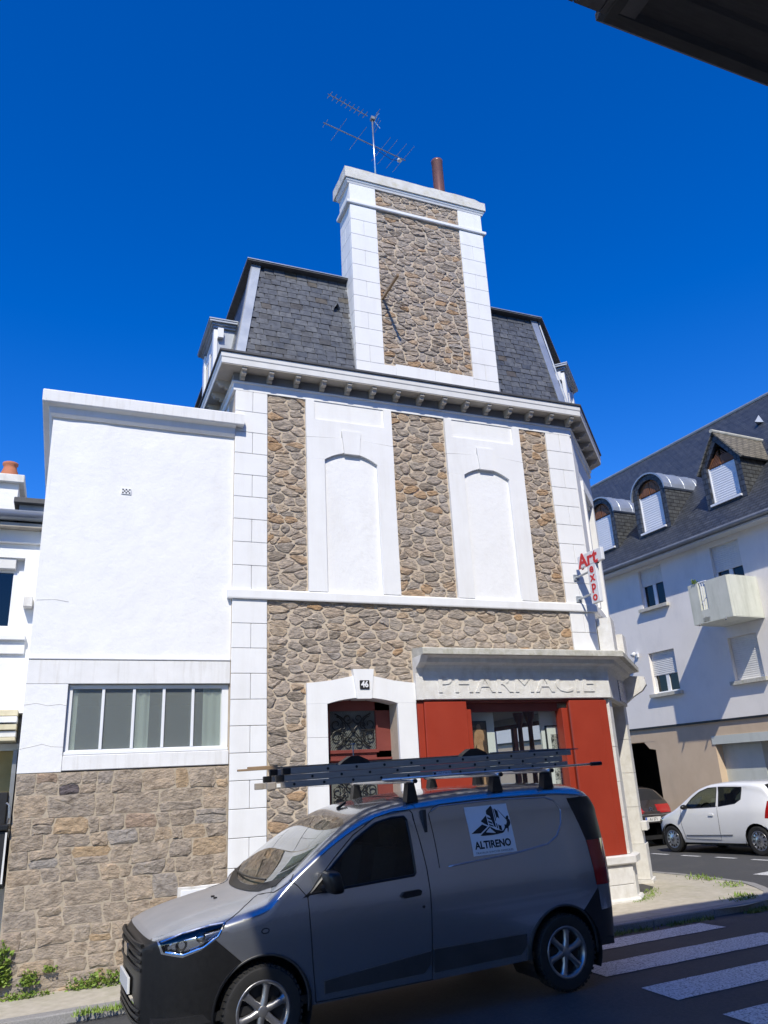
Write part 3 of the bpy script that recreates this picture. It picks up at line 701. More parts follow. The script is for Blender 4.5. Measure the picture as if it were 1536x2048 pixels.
for x, y in ((8.3, 3.42), (8.3, 3.05), (7.2, 4.9)):
    mb = MB(); mb.lathe([(.05, .42), (.045, 2.8), (.09, 2.92), (.12, 3.05)], (x, y, 0), n=12); mb.build('gallery_column', M_['doorred'], house, smooth=True)
mb = MB()
for y in (2.62, 3.8, 5.0, 6.12): mb.box(CE[0]-.3, CE[0]-.2, y-.05, y+.05, .9, 2.93)
mb.box(CE[0]-.3, CE[0]-.2, 2.6, 6.2, 2.85, 2.93); mb.box(CE[0]-.3, CE[0]-.2, 2.6, 6.2, .9, 1.0); mb.build('side_window_frame', M_['doorred'], house)

# mansard roof ----------------------------------------------------------------
Z0, Z1, IN = 7.93, 9.90, .32
def off_path(o):                                 # footprint moved outwards by o
    t225 = tan(pi/8)
    return [(XL-o, 8.8), (XL-o, -o), (XR+o*t225, -o), (CE[0]+o, CE[1]-o*t225), (CE[0]+o, 8.8)]
b0 = off_path(.03); b1 = off_path(-IN)
mb = MB(); n = 5
vs = [(*p, Z0) for p in b0]+[(*p, Z1) for p in b1]; mb.add(vs, [(i, i+1, n+i+1, n+i) for i in range(4)])
roof = mb.build('mansard_roof', M_['farslate'], house)
mb = MB(); t0 = off_path(-IN+.11); t1 = off_path(-IN-1.6)
mb.add([(*p, Z1+.02) for p in t0]+[(*p, Z1+.05) for p in t0]+[(*p, Z1+.55) for p in t1],
       [(i, i+1, n+i+1, n+i) for i in range(4)]+[(n+i, n+i+1, 2*n+i+1, 2*n+i) for i in range(4)]+[(10, 11, 12, 13, 14)])
mb.add([(*p, Z1+.02) for p in t0]+[(*p, Z1-.0) for p in b1], [(i+1, i, n+i, n+i+1) for i in range(4)]); mb.build('roof_top', M_['lead'], roof)
mb = MB(); mb.sweep(off_path(-IN+.11), [(-.02, Z1+.045), (.010, Z1+.045), (.010, Z1+.06), (-.02, Z1+.07)]); mb.build('roof_edge_trim', M_['zinc'], roof)
# slates on the front slope, one by one
slope = atan2(IN+.03, Z1-Z0); ST = MB(); ST.box(-.5, .5, -.5, .5, -.5, .5)
sm = MB(); sm.add([(-.5, 0, 0), (.5, 0, 0), (.47, 0, 1), (-.47, 0, 1), (-.5, -1, 0.02), (.5, -1, 0), (.47, -.5, 1), (-.47, -.5, 1)], [(0, 3, 2, 1), (4, 5, 6, 7), (0, 1, 5, 4), (1, 2, 6, 5), (2, 3, 7, 6), (3, 0, 4, 7)])
slate_me = sm.mesh('slate'); slate_me.materials.append(M_['slate'])
nrow = 18; dz = (Z1-Z0-.02)/nrow; rng = random.Random(21)
def slate_rows(xa, xb, lean_a, lean_b):
    for r in range(nrow):
        z = Z0+.005+r*dz; f = (z-Z0)/(Z1-Z0); y = -.03+f*(IN+.03)
        xl = xa+lean_a*f; xr_ = xb+lean_b*f; x = xl+(rng.uniform(.02, .1) if r % 2 else rng.uniform(-.05, 0))
        while x < xr_-.02:
            wd = rng.uniform(.145, .21); x1 = min(x+wd, xr_)
            if x1-x > .03:
                x0_ = max(x, xl)
                inst('slate', slate_me, roof, ((x0_+x1)/2, y-.006+rng.uniform(-.003, .002), z+rng.uniform(-.008, .006)), (-slope-.012+rng.uniform(-.012, .006), rng.uniform(-.012, .012), 0), (x1-x0_-.006, .011, dz*1.28))
            x += wd
slate_rows(2.06, 3.84, .32, .06); slate_rows(6.46, 7.70, 0, -.19)
# zinc hips
def hip(a0, a1, wv, name='zinc_hip'):
    mb = MB(); a0, a1 = Vector(a0), Vector(a1)
    mb.obox(a0, wv, (0, .02, 0), a1-a0); mb.build(name, M_['zinc'], roof)
hip((1.93, -.065, Z0), (2.255, .285, Z1+.01), (.135, 0, 0))
hip((7.655, -.065, Z0), (7.50, .285, Z1+.01), (.135, 0, 0))
mb = MB(); mb.obox((XL-.04, -.04, Z0), (0, .14, 0), (.02, 0, 0), Vector((IN, IN, Z1-Z0))); mb.build('zinc_hip', M_['zincdark'], roof)
mb = MB(); mb.obox(CHF(.0, Z0, .06), Vector((C45, C45, 0))*.14, (.015, -.015, 0), Vector((b1[2][0]-b0[2][0], b1[2][1]-b0[2][1], Z1-Z0))); mb.build('zinc_hip', M_['zinc'], roof)
for a in (3.835, 6.452): mb = MB(); mb.obox((a, -.05, Z0), (.03, 0, 0), (0, .03, 0), (.0, .36, Z1-Z0)); mb.build('chimney_flashing', M_['zincdark'], roof)
mb = MB(); p = (3.63, .19, 9.29); mb.add([(p[0]-.055, p[1]-.05, p[2]-.03), (p[0]+.055, p[1]-.05, p[2]-.03), (p[0], p[1]-.08, p[2]+.06), (p[0], p[1]+.05, p[2]+.1), (p[0]-.05, p[1]+.0, p[2]-.03), (p[0]+.05, p[1]+.0, p[2]-.03)], [(0, 2, 3, 4), (2, 1, 5, 3)]); mb.build('roof_vent', M_['zinc'], roof)
# dormers: one on the left slope, one over the splayed corner
def dormer(T, wd, z0, zt, dep, name='zinc_dormer'):
    """T(a along the eave, b out, z)"""
    mb = MB()
    mb.prism([(0, z0), (wd, z0), (wd, zt), (0, zt)], lambda a, z, d: T(a, d, z), -dep, -.02); dd = mb.build(name, M_['zinc'], roof)
    for a0, a1 in ((-.02, .13), (wd-.13, wd+.02)):
        mb = MB(); mb.prism([(a0, z0), (a1, z0), (a1, zt-.1), (a0, zt-.1)], lambda a, z, d: T(a, d, z), -.03, .03); mb.build('dormer_post', M_['pvc'], dd)
    mb = MB(); mb.prism([(.13, z0+.05), (wd-.13, z0+.05), (wd-.13, zt-.35), (.13, zt-.35)], lambda a, z, d: T(a, d, z), -.015, -.005); mb.build('dormer_pane', M_['glassdark'], dd)
    mb = MB(); mb.prism([(.13, zt-.35), (wd-.13, zt-.35), (wd-.13, zt-.1), (.13, zt-.1)], lambda a, z, d: T(a, d, z), -.03, .0); mb.prism([(wd/2-.04, z0), (wd/2+.04, z0), (wd/2+.04, zt-.3), (wd/2-.04, zt-.3)], lambda a, z, d: T(a, d, z), -.02, .01); mb.build('dormer_frame', M_['pvc'], dd)
    for k, (o, za, zb) in enumerate(((.04, -.08, -.04), (.07, -.04, -.005), (.11, -.005, .03))):
        mb = MB(); mb.prism([(-o, zt+za), (wd+o, zt+za), (wd+o, zt+zb), (-o, zt+zb)], lambda a, z, d: T(a, d, z), -dep, o); mb.build('dormer_moulding', M_['zinc'], dd)
    mb = MB(); mb.prism([(-.12, zt+.03), (wd+.12, zt+.03), (wd+.12, zt+.05), (-.12, zt+.05)], lambda a, z, d: T(a, d, z), -dep, .12); mb.build('dormer_roof', M_['zinc'], dd)
    for a0 in (-.08, wd-.02):
        mb = MB(); mb.prism([(a0, zt-.27), (a0+.1, zt-.27), (a0+.1, zt-.1), (a0, zt-.1)], lambda a, z, d: T(a, d, z), -.12, -.03); mb.build('dormer_bracket', M_['pvc'], dd)
dormer(lambda a, d, z: (1.80-d, .95+a, z), 1.0, 7.93, 9.1, .75)
dormer(lambda a, d, z: CHF(.62+a, z, d-.03), 1.0, 7.93, 9.1, .6)

# chimney ---------------------------------------------------------------------
X0c, X1c, YB = 3.86, 6.455, .50
mb = MB(); mb.box(X0c+.02, X1c-.02, .0, YB, 7.9, 11.9); chim = mb.build('chimney', M_['mortar'], house)
nr = 10; hz = (11.31-8.25)/nr
def cblock(x0, x1, y0, y1, z0, z1): mb = MB(); mb.box(x0+.002, x1-.002, y0, y1, z0+.002, z1-.002, .004); mb.build('chimney_block', M_['white'], chim)
cblock(X0c, 4.345+.2, -.03, .02, 7.93, 8.25); cblock(4.545, 5.25, -.03, .02, 7.93, 8.29); cblock(5.25, 5.97, -.03, .02, 7.93, 8.29); cblock(5.97, X1c, -.03, .02, 7.93, 8.25)
for i in range(nr):
    z0 = 8.25+hz*i
    for a, b in ((X0c, 4.345), (5.97, X1c)):
        if i % 2: cblock(a, b, -.03, .02, z0, z0+hz)
        else: mid = a+(b-a)*.5; cblock(a, mid, -.03, .02, z0, z0+hz); cblock(mid, b, -.03, .02, z0, z0+hz)
    if i % 2: cblock(X0c, X0c+.03, .021, YB, z0, z0+hz)
    else: cblock(X0c, X0c+.03, .021, .25, z0, z0+hz); cblock(X0c, X0c+.03, .25, YB, z0, z0+hz)
    cblock(X1c-.03, X1c, .021, YB, z0, z0+hz)
for a, b in ((X0c, 4.345), (5.97, X1c)): cblock(a, b, -.03, .02, 11.31, 11.78)
cblock(X0c, X0c+.03, .021, YB, 7.93, 8.25); cblock(X0c, X0c+.03, .021, YB, 11.31, 11.78); cblock(X1c-.03, X1c, .021, YB, 11.31, 11.78)
ring = [(X0c, YB), (X0c, 0), (X1c, 0), (X1c, YB)]
mb = MB(); mb.sweep(ring, [(.0, 11.315), (.05, 11.315), (.06, 11.33), (.06, 11.375), (.04, 11.39), (.0, 11.392)]); mb.build('chimney_band', M_['white'], chim)
mb = MB(); mb.sweep(ring, [(-.02, 11.75), (.035, 11.752), (.045, 11.78), (.06, 11.80), (.06, 11.835), (-.02, 11.84)]); mb.build('chimney_moulding', M_['white'], chim)
mb = MB(); nx = 26
for j in range(1):
    top = []; 
    x0, x1, y0, y1 = X0c-.085, X1c+.085, -.085, YB+.085
    xs = [x0+(x1-x0)*i/nx for i in range(nx+1)]; ys = [y0+(y1-y0)*i/6 for i in range(7)]
    def ct(x, y): return 12.05+.02*noise.noise((x*3, y*3, 1))-(.03 if x > 6.35 else 0)
    vs = [(x+.012*noise.noise((x*5, y*5, 2)), y+.012*noise.noise((x*5, y*5, 4)), ct(x, y)) for y in ys for x in xs]
    mb.add(vs, [(b*(nx+1)+a, b*(nx+1)+a+1, (b+1)*(nx+1)+a+1, (b+1)*(nx+1)+a) for b in range(6) for a in range(nx)])
    rim = [(x, y0) for x in xs]+[(x1, y) for y in ys[1:]]+[(x, y1) for x in xs[::-1][1:]]+[(x0, y) for y in ys[::-1][1:-1]]
    def idx(x, y): return (x+.012*noise.noise((x*5, y*5, 2)), y+.012*noise.noise((x*5, y*5, 4)), ct(x, y))
    nn = len(rim); mb.add([idx(*p) for p in rim]+[(p[0]+.006*noise.noise((p[0]*9, p[1]*9, 7)), p[1], 11.838) for p in rim], [(i, (i+1) % nn, nn+(i+1) % nn, nn+i) for i in range(nn)]+[tuple(range(nn, 2*nn))])
mb.build('chimney_cap', M_['capstone'], chim)
lay_stones(chp, lambda x, z, o: FR(x, z, o+.004), M_['stone'], chim, random.Random(31), .0115, .019, 110, n=9)
mb = MB(); mb.lathe([(.105, 11.95), (.105, 13.04), (.112, 13.05), (.112, 13.09), (.095, 13.09), (.095, 12.6), (0.001, 12.6)], (5.80, .27, 0), n=20); mb.build('flue_pipe', M_['fluemetal'], chim, smooth=True)
o = mb
mb = MB(); mb.obox((4.365, .05, 9.49), (.036, 0, 0), (0, -.72, .012), (0, 0, .04)); mb.build('chimney_batten', M_['wood'], chim)

# ------------------------------------------------------------------ flat-roofed annex on the left
rng0 = random.Random(2)
annex = thing('annex', (.75, 0, 0), 'white rendered flat-roofed annex with a five-light window above a squared stone base', 'building')
AX0, AX1 = -.43, 1.953
mb = MB(); mb.box(AX0, AX1, .03, 4.2, -.4, 2.2); mb.box(AX0, AX1, .03, 4.2, 3.2, 6.9); mb.box(AX0, .03, .03, 4.2, 2.2, 3.2); mb.box(1.945, AX1, .03, .4, 2.2, 3.2); mb.box(AX0, AX1, 2.6, 4.2, 2.2, 3.2)
mb.build('annex_core', M_['mortar'], annex)
mb = MB(); nx, nz = 40, 50                      # hand-floated render: a slightly uneven skin
xs = [AX0+(AX1-AX0)*i/nx for i in range(nx+1)]; zs = [3.50+(6.86-3.50)*i/nz for i in range(nz+1)]
mb.add([(x, .012+.006*noise.noise((x*2.2, z*2.2, 5))+.003*noise.noise((x*7, z*7, 9)), z) for z in zs for x in xs], [(j*(nx+1)+i, j*(nx+1)+i+1, (j+1)*(nx+1)+i+1, (j+1)*(nx+1)+i) for j in range(nz) for i in range(nx)])
mb.build('rendered_wall', M_['render'], annex, smooth=True)
mb = MB(); mb.box(AX0-.002, AX0+.04, .012, 4.2, 2.2, 6.86); mb.build('side_render', M_['render'], annex)
# moulded lintel band, jamb, sill
mb = MB(); mb.box(AX0-.003, AX1-.004, -.010, .06, 3.20, 3.485, .006); mb.build('lintel_band', M_['band'], annex)
mb = MB(); mb.box(AX0-.003, AX1-.004, -.022, .06, 3.488, 3.515, .006); mb.build('lintel_drip', M_['render'], annex)
mb = MB(); mb.box(AX0-.003, .03, -.010, .06, 2.205, 3.197, .004); mb.build('window_pier', M_['render'], annex)
mb = MB(); mb.box(.033, AX1-.006, -.018, .30, 2.215, 2.385, .008); mb.build('window_sill', M_['band'], annex)
# parapet
mb = MB(); mb.sweep([(AX0, 3.4), (AX0, .0), (AX1+.0, .0)], [(-.15, 6.66), (.02, 6.66), (.05, 6.70), (.07, 6.78), (.135, 6.80), (.145, 6.81), (-.15, 6.812)]); mb.build('parapet_cove', M_['white'], annex)
mb = MB(); mb.sweep([(AX0, 3.4), (AX0, .0), (2.065, .0)], [(-.2, 6.8125), (.145, 6.8125), (.15, 6.82), (.152, 6.97), (.14, 6.985), (-.2, 6.99)]); mb.build('parapet', M_['band'], annex)
mb = MB(); mb.box(AX0+.1, AX1, .1, 4.2, 6.85, 6.9); mb.build('flat_roof', M_['lead'], annex)
M_['crack'] = material('hairline_crack', (.56, .54, .50), (.62, .60, .56), 20, .9)
for pts in ([(-.42, 4.20), (-.3, 4.22), (-.2, 4.215), (-.05, 4.20)],):
    mb = MB(); mb.tube([(x+rng0.uniform(-.01, .01), .0075, z+rng0.uniform(-.008, .008)) for x, z in pts], .002, 4); mb.build('hairline_crack', M_['crack'], annex)
for pts in ([(-.43, 2.96), (-.3, 2.98), (-.18, 2.95), (-.05, 2.965), (.03, 2.95)], [(-.43, 2.47), (-.28, 2.50), (-.2, 2.52), (-.1, 2.49), (.03, 2.48)]):
    mb = MB(); mb.tube([(x, -.011, z) for x, z in pts], .0028, 4); mb.build('hairline_crack', M_['crack'], annex)
# air brick
mb = MB(); mb.box(.475, .60, -.0, .02, 5.665, 5.745); vb = mb.build('air_brick', M_['pvc'], annex)
mb = MB()
for j in range(3):
    for i in range(5):
        if (i+j) % 2 == 0: mb.box(.486+i*.021, .504+i*.021, -.003, .001, 5.675+j*.022, 5.693+j*.022)
mb.build('air_brick_hole', M_['black'], vb)
# five-light window
wf = MB(); FY = .055
wf.box(.033, 1.942, FY, FY+.06, 2.387, 2.445, .004); wf.box(.033, 1.942, FY, FY+.06, 3.15, 3.197, .004); wf.box(.033, .085, FY, FY+.06, 2.445, 3.15); wf.box(1.86, 1.942, FY, FY+.06, 2.445, 3.15)
aw = wf.build('annex_window', M_['pvc'], annex)
mx = [.085, .435, .79, 1.145, 1.50, 1.86]
for x in mx[1:-1]: mb = MB(); mb.box(x-.017, x+.017, FY-.006, FY+.05, 2.446, 3.149, .004); mb.build('mullion', M_['pvc'], aw)
mb = MB(); mb.box(.034, 1.94, FY-.045, FY, 2.39, 2.425, .005); mb.build('weather_bar', M_['pvc'], aw)
M_['figured'] = glass('figured_glass', (.82, .86, .84), 1.2, .08)
def figured(m):
    nt = m.node_tree; g = N(nt, 'ShaderNodeNewGeometry'); nz = N(nt, 'ShaderNodeTexNoise', Scale=38, Detail=2); bp = N(nt, 'ShaderNodeBump', Strength=.5, Distance=.01)
    nt.links.new(g.outputs['Position'], nz.inputs['Vector']); nt.links.new(nz.outputs[0], bp.inputs['Height'])
    for n in nt.nodes:
        if n.type == 'BSDF_GLOSSY': nt.links.new(bp.outputs[0], n.inputs['Normal'])
figured(M_['figured'])
nt_ = M_['figured'].node_tree; df = N(nt_, 'ShaderNodeBsdfDiffuse'); df.inputs[0].default_value = (.42, .46, .45, 1); mxs = N(nt_, 'ShaderNodeMixShader'); mxs.inputs[0].default_value = .22
ou = [n for n in nt_.nodes if n.type == 'OUTPUT_MATERIAL'][0]; src = ou.inputs[0].links[0].from_socket; nt_.links.new(src, mxs.inputs[1]); nt_.links.new(df.outputs[0], mxs.inputs[2]); nt_.links.new(mxs.outputs[0], ou.inputs[0])
for i in range(5): mb = MB(); mb.box(mx[i]+.01, mx[i+1]-.01, FY+.022, FY+.028, 2.445, 3.15); mb.build('pane', M_['figured'], aw)
# room behind: dark, with pale curtains drawn aside
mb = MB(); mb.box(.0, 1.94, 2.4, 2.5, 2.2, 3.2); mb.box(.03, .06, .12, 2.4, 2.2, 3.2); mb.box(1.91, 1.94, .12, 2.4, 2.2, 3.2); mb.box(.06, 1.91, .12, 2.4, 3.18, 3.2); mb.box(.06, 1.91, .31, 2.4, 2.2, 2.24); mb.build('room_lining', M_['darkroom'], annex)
M_['curtain'] = material('pale_curtain', (.72, .72, .66), (.78, .78, .72), 6, .9)
for a, b in ((.06, .15), (.80, .98), (1.63, 1.87)):
    mb = MB(); P = []; k = 24
    for i in range(k+1): x = a+(b-a)*i/k; P.append((x, .102+.010*sin(x*60)))
    mb.add([(x, y, 2.3) for x, y in P]+[(x, y, 3.17) for x, y in P], [(i, i+1, k+2+i, k+1+i) for i in range(k)]); mb.build('curtain', M_['curtain'], annex, smooth=True)
M_['oldmortar'] = material('old_pointing', (.38, .32, .24), (.50, .42, .32), 8, .95, .6, 70, bdist=.01)
# squared rubble base, laid in courses
rng = random.Random(41); BX0, BX1 = AX0, AX1-.006
zr = [-.14]
while zr[-1] < 2.08: zr.append(zr[-1]+rng.choice((.10, .13, .15, .17, .20, .24)))
zr[-1] = 2.203
def bnd(k, x): return zr[k] if k in (0, len(zr)-1) else zr[k]+.030*noise.noise((x*1.7, k*3.1, 0))+.012*noise.noise((x*6, k*5.3, 2))
sq = []; big_ids = set()
for k in range(len(zr)-1):
    x = BX0; h = zr[k+1]-zr[k]; lean0 = 0
    while x < BX1-.01:
        w = (.34 if k % 2 else .20) if x == BX0 else rng.uniform(.7, 2.6)*(.06+h*.6)
        x1 = x+w
        if BX1-x1 < .10: x1 = BX1
        lean1 = 0 if x1 == BX1 else rng.uniform(-.022, .022)
        pts = 3
        lo = [(x-lean0+(x1-lean1-x+lean0)*i/pts, 0) for i in range(pts+1)]; hi = [(x+lean0+(x1+lean1-x-lean0)*i/pts, 0) for i in range(pts+1)]
        if h > .16 and rng.random() < .38 and x > BX0:
            f = rng.uniform(.38, .62); md = [(x+(x1-x)*i/pts, f+rng.uniform(-.07, .07)) for i in range(pts+1)]
            zb = lambda q, t: bnd(k, q)*(1-t)+bnd(k+1, q)*t
            sq.append([(q, bnd(k, q)) for q, _ in lo]+[(q, zb(q, t)) for q, t in md[::-1]]); sq.append([(q, zb(q, t)) for q, t in md]+[(q, bnd(k+1, q)) for q, _ in hi[::-1]])
        else: sq.append([(q, bnd(k, q)) for q, _ in lo]+[(q, bnd(k+1, q)) for q, _ in hi[::-1]])
        x = x1; lean0 = lean1
hb = (1.385, 2.2, -1, .885)                        # meter box
sq = [P for P in sq if not (centroid(P)[0] > hb[0]-.06 and centroid(P)[1] < hb[3]+.02)]
mb = MB(); mb.box(AX0, AX1-.004, -.002, .03, -.4, 2.2); mb.build('pointing', M_['oldmortar'], annex)
for P in sq:
    Q = stone_shape(P, .006, rng, 1, 12)
    m = MB(); stone_mesh(m, Q, lambda x, z, o: FR(x, z, o), rng.uniform(.006, .024), rng); m.build('stone_block', M_['stone2'], annex)
mb = MB(); mb.box(1.385, 1.94, -.03, .02, -.05, .885, .008); mt = mb.build('meter_box', M_['concrete'], annex)
mb = MB(); mb.box(1.42, 1.92, -.04, -.028, .0, .85, .004); mb.build('meter_door', M_['pvc'], mt)

# ------------------------------------------------------------------ neighbour at the far left
nb = thing('neighbour_house', (-2.5, .3, -.05), 'low white house beyond the annex with a grey gutter, roller-blind window and clay chimney pot', 'house')
NY = .30; NX0, NX1 = -7.0, AX0-.004
mb = MB(); mb.box(NX0, NX1, NY, 6, 2.9, 3.82); mb.box(NX0, -2.2, NY, 6, 3.82, 4.80); mb.box(-.60, NX1, NY, 1.2, 3.82, 4.80); mb.box(NX0, NX1, NY, 6, 4.80, 5.15); mb.box(NX0, NX1, NY+.4, 6, -.4, 2.9); mb.build('neighbour_wall', M_['render'], nb)
mb = MB(); mb.box(NX0, NX1-.002, NY-.06, NY, 4.98, 5.15, .006); mb.build('eaves_band', M_['white'], nb)
mb = MB(); mb.box(NX0, NX1-.002, NY-.2, NY, 5.15, 5.2); mb.build('eaves_soffit', M_['soffit'], nb)
mb = MB(); mb.tube([(NX0, NY-.22, 5.29), (NX1-.005, NY-.22, 5.29)], .07, 10); mb.build('gutter', M_['zinc'], nb, smooth=True)
mb = MB(); mb.add([(NX0, NY-.2, 5.3), (NX1, NY-.2, 5.3), (NX1, NY+3, 6.3), (NX0, NY+3, 6.3)], [(0, 1, 2, 3)]); mb.build('neighbour_roof', M_['farslate'], nb)
mb = MB(); mb.box(-2.2, -.602, NY+.12, NY+.18, 4.62, 4.80); mb.box(-.72, -.602, NY+.08, NY+.18, 3.84, 4.62, .004); mb.box(-2.2, -.72, NY+.08, NY+.18, 3.84, 3.95, .004); wn = mb.build('neighbour_window', M_['pvc'], nb)
mb = MB(); mb.box(-2.2, -.70, NY+.02, NY+.12, 4.66, 4.80, .006); mb.build('blind_box', M_['cornice'], wn)
mb = MB(); mb.box(-2.2, -.72, NY+.12, NY+.126, 3.95, 4.63); mb.build('pane', M_['glassdark'], wn)
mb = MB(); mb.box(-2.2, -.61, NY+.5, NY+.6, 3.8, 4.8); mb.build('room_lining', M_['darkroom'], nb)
mb = MB(); mb.box(NX0, -.50, NY-.09, NY+.2, 3.75, 3.815, .008); mb.build('window_sill', M_['white'], nb)
mb = MB(); mb.box(NX0, -.50, NY-.04, NY, 3.59, 3.75, .006); mb.build('sill_band', M_['white'], nb)
mb = MB(); mb.box(-.56, -.46, NY-.16, NY, 4.15, 4.28, .006); mb.build('stone_bracket', M_['concrete'], nb)
for z0, z1, o, m in ((2.86, 2.93, .10, 'cream'), (2.78, 2.85, .14, 'white'), (2.70, 2.77, .12, 'cream'), (2.62, 2.69, .09, 'cornice'), (2.575, 2.615, .12, 'cream')):
    mb = MB(); mb.box(NX0, NX1-.06, NY-o, NY+.42, z0, z1, .006); mb.build('shop_moulding', M_[m], nb)
mb = MB(); mb.box(NX0, NX1-.03, NY+.3, NY+.42, 2.49, 2.57); mb.build('shop_rail', M_['pvc'], nb)
mb = MB(); mb.box(NX0, NX1-.07, NY+.36, NY+.41, 2.0, 2.49); mb.build('ochre_panel', M_['ochrepanel'], nb)
mb = MB(); mb.box(NX1-.075, NX1-.03, NY+.1, NY+.4, 1.0, 2.49); mb.build('shop_post', M_['zincdark'], nb)
mb = MB(); mb.box(NX0, NX1-.08, NY+.05, NY+.4, 1.1, 2.02, .01); mb.build('black_shop_stall', M_['black'], nb)
mb = MB(); mb.box(-1.9, -.84, 1.2, 2.2, 5.2, 6.12); nc = mb.build('neighbour_chimney', M_['render'], nb)
mb = MB(); mb.box(-1.98, -.77, 1.12, 2.28, 6.12, 6.24, .01); mb.build('chimney_cap', M_['concrete'], nc)
mb = MB(); mb.lathe([(.11, 6.24), (.125, 6.36), (.095, 6.44), (.085, 6.49), (.105, 6.51), (.105, 6.54), (.085, 6.55), (.07, 6.35)], (-1.0, 1.5, 0), n=18); mb.build('chimney_pot', M_['clay'], nc, smooth=True)
mb = MB(); mb.box(-.78, -.45, .9, 2.4, 5.30, 5.72); mb.build('roof_light', M_['zincdark'], nb); mb = MB(); mb.box(-.85, -.45, .82, 2.4, 5.72, 5.80, .01); mb.build('roof_light_edge', M_['lead'], nb)
# letter box standing in front of it
lb = thing('letter_box', (-.58, .1, .75), 'black hinged letter box with a pale edge beside the stone base', 'letter box')
mb = MB(); mb.box(-.95, -.462, -.06, .28, 1.08, 1.62, .015); lb1 = mb.build('box_body', M_['black'], lb)
mb = MB(); mb.box(-.97, -.452, -.10, .28, 1.62, 1.68, .012); mb.build('lid', M_['blackplastic'], lb)
mb = MB(); mb.box(-.48, -.461, -.075, -.058, 1.09, 1.6); mb.build('pale_edge', M_['cornice'], lb)
mb = MB(); mb.tube([(-.50, -.02, 1.9), (-.47, -.06, 1.88), (-.455, -.06, 1.75), (-.47, -.02, 1.70)], .012, 6); mb.build('hook', M_['alu'], lb)
mb = MB(); mb.box(-.9, -.5, .02, .25, .55, 1.08, .01); mb.build('pedestal', M_['concrete'], lb)

# ------------------------------------------------------------------ block of flats across the side street
flats = thing('block_of_flats', (16.5, 4, 0), 'pale grey three-storey block of flats with ochre ground floor and slate dormer roof', 'building')
FA = radians(-3.0); FD = Vector((sin(FA), cos(FA), 0)); FN = Vector((cos(FA), -sin(FA), 0))   # along, into the building
F0 = Vector((16.5, 4, 0))
def FL(s, z, o=0): p = F0+FD*(s-4)-FN*o; return (p.x, p.y, z)          # o = out towards the street
def fbox(mb, s0, s1, z0, z1, o0, o1): return mb.prism([(s0, z0), (s1, z0), (s1, z1), (s0, z1)], FL, o0, o1)
S0, S1 = -9.0, 26.0; EV = 7.87; GF = 3.03
openings = [(7.57, 8.60, 3.94, 5.14), (4.70, 5.63, 3.94, 5.08), (7.53, 8.50, 6.48, 7.68), (4.68, 5.66, 5.55, 7.62), (1.5, 2.5, 3.94, 5.1), (1.5, 2.5, 6.48, 7.68), (10.6, 11.6, 3.94, 5.1), (10.6, 11.6, 6.48, 7.68), (13.2, 14.2, 6.48, 7.68), (13.2, 14.2, 3.94, 5.1), (-1.5, -.5, 3.94, 5.1), (-1.5, -.5, 6.48, 7.68)]
def wall_grid(mb, s0, s1, z0, z1, ops, o0, o1):
    ss = sorted({s0, s1, *[v for o in ops for v in o[:2]]}); zs = sorted({z0, z1, *[v for o in ops for v in o[2:]]})
    for i in range(len(ss)-1):
        run = None
        for j in range(len(zs)-1):
            c = ((ss[i]+ss[i+1])/2, (zs[j]+zs[j+1])/2); hole = any(o[0] < c[0] < o[1] and o[2] < c[1] < o[3] for o in ops)
            if not hole: run = run or zs[j]
            if (hole or j == len(zs)-2) and run is not None:
                e = zs[j] if hole else zs[j+1]
                if e > run: fbox(mb, ss[i], ss[i+1], run, e, o0, o1)
                run = None
mb = MB(); wall_grid(mb, S0, S1, GF, EV-.05, openings, -.3, 0); mb.build('upper_wall', M_['greyrender'], flats)
gops = [(8.95, 10.6, 0-.5, 2.62), (3.2, 6.72, -.5, 2.40), (-3, 1.5, -.5, 2.4)]
mb = MB(); wall_grid(mb, S0, S1, -.8, GF-.002, gops, -.6, -.04); mb.build('ground_wall', M_['ochre'], flats)
mb = MB(); fbox(mb, S0, S1, GF-.055, GF-.003, -.05, .012); mb.build('dark_string', M_['black'], flats)
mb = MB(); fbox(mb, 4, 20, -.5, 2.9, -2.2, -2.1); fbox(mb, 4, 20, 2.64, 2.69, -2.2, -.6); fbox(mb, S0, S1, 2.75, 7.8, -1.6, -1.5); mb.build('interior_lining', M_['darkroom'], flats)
mb = MB(); mb.prism([(8.95, 2.62), (8.95, 2.38), (9.2, 2.42), (9.4, 2.62)], FL, -.55, -.045); mb.build('archway_corner', M_['ochre'], flats)
# recessed garage bay with shutter
mb = MB(); fbox(mb, 5.55, 6.72, -.6, 2.40, -.35, -.28); mb.build('bay_wall', M_['greendull'], flats)
mb = MB(); fbox(mb, 3.2, 6.8, 2.40, 2.62, -.3, -.02); mb.build('bay_lintel', M_['greendull'], flats)
bb = MB(); fbox(bb, 5.45, 5.55, -.6, 2.40, -.7, -.28); bb.build('bay_post', M_['greendull'], flats)
def slats(parent, s0, s1, z0, z1, o, n, mat, name='shutter_slat'):
    h = (z1-z0)/n
    base = MB(); base.prism([(0, 0), (h*.35, .35), (h*.75, .35), (h, .05), (h, -.3), (0, -.3)], lambda a, b, d: FL(4+d-(s1-s0)/2, a, b*.02), 0, s1-s0)
    ref = Vector(FL(4, 0, 0)); me = base.mesh(name); me.materials.append(M_[mat])
    for v in me.vertices: v.co -= ref
    for i in range(n): inst(name, me, parent, FL((s0+s1)/2, z0+h*i, o))
mb = MB(); fbox(mb, 3.2, 5.45, -.6, 2.40, -.66, -.62); gs = mb.build('garage_shutter', M_['soffit'], flats); slats(gs, 3.2, 5.45, .0, 2.38, -.6, 26, 'cornice')
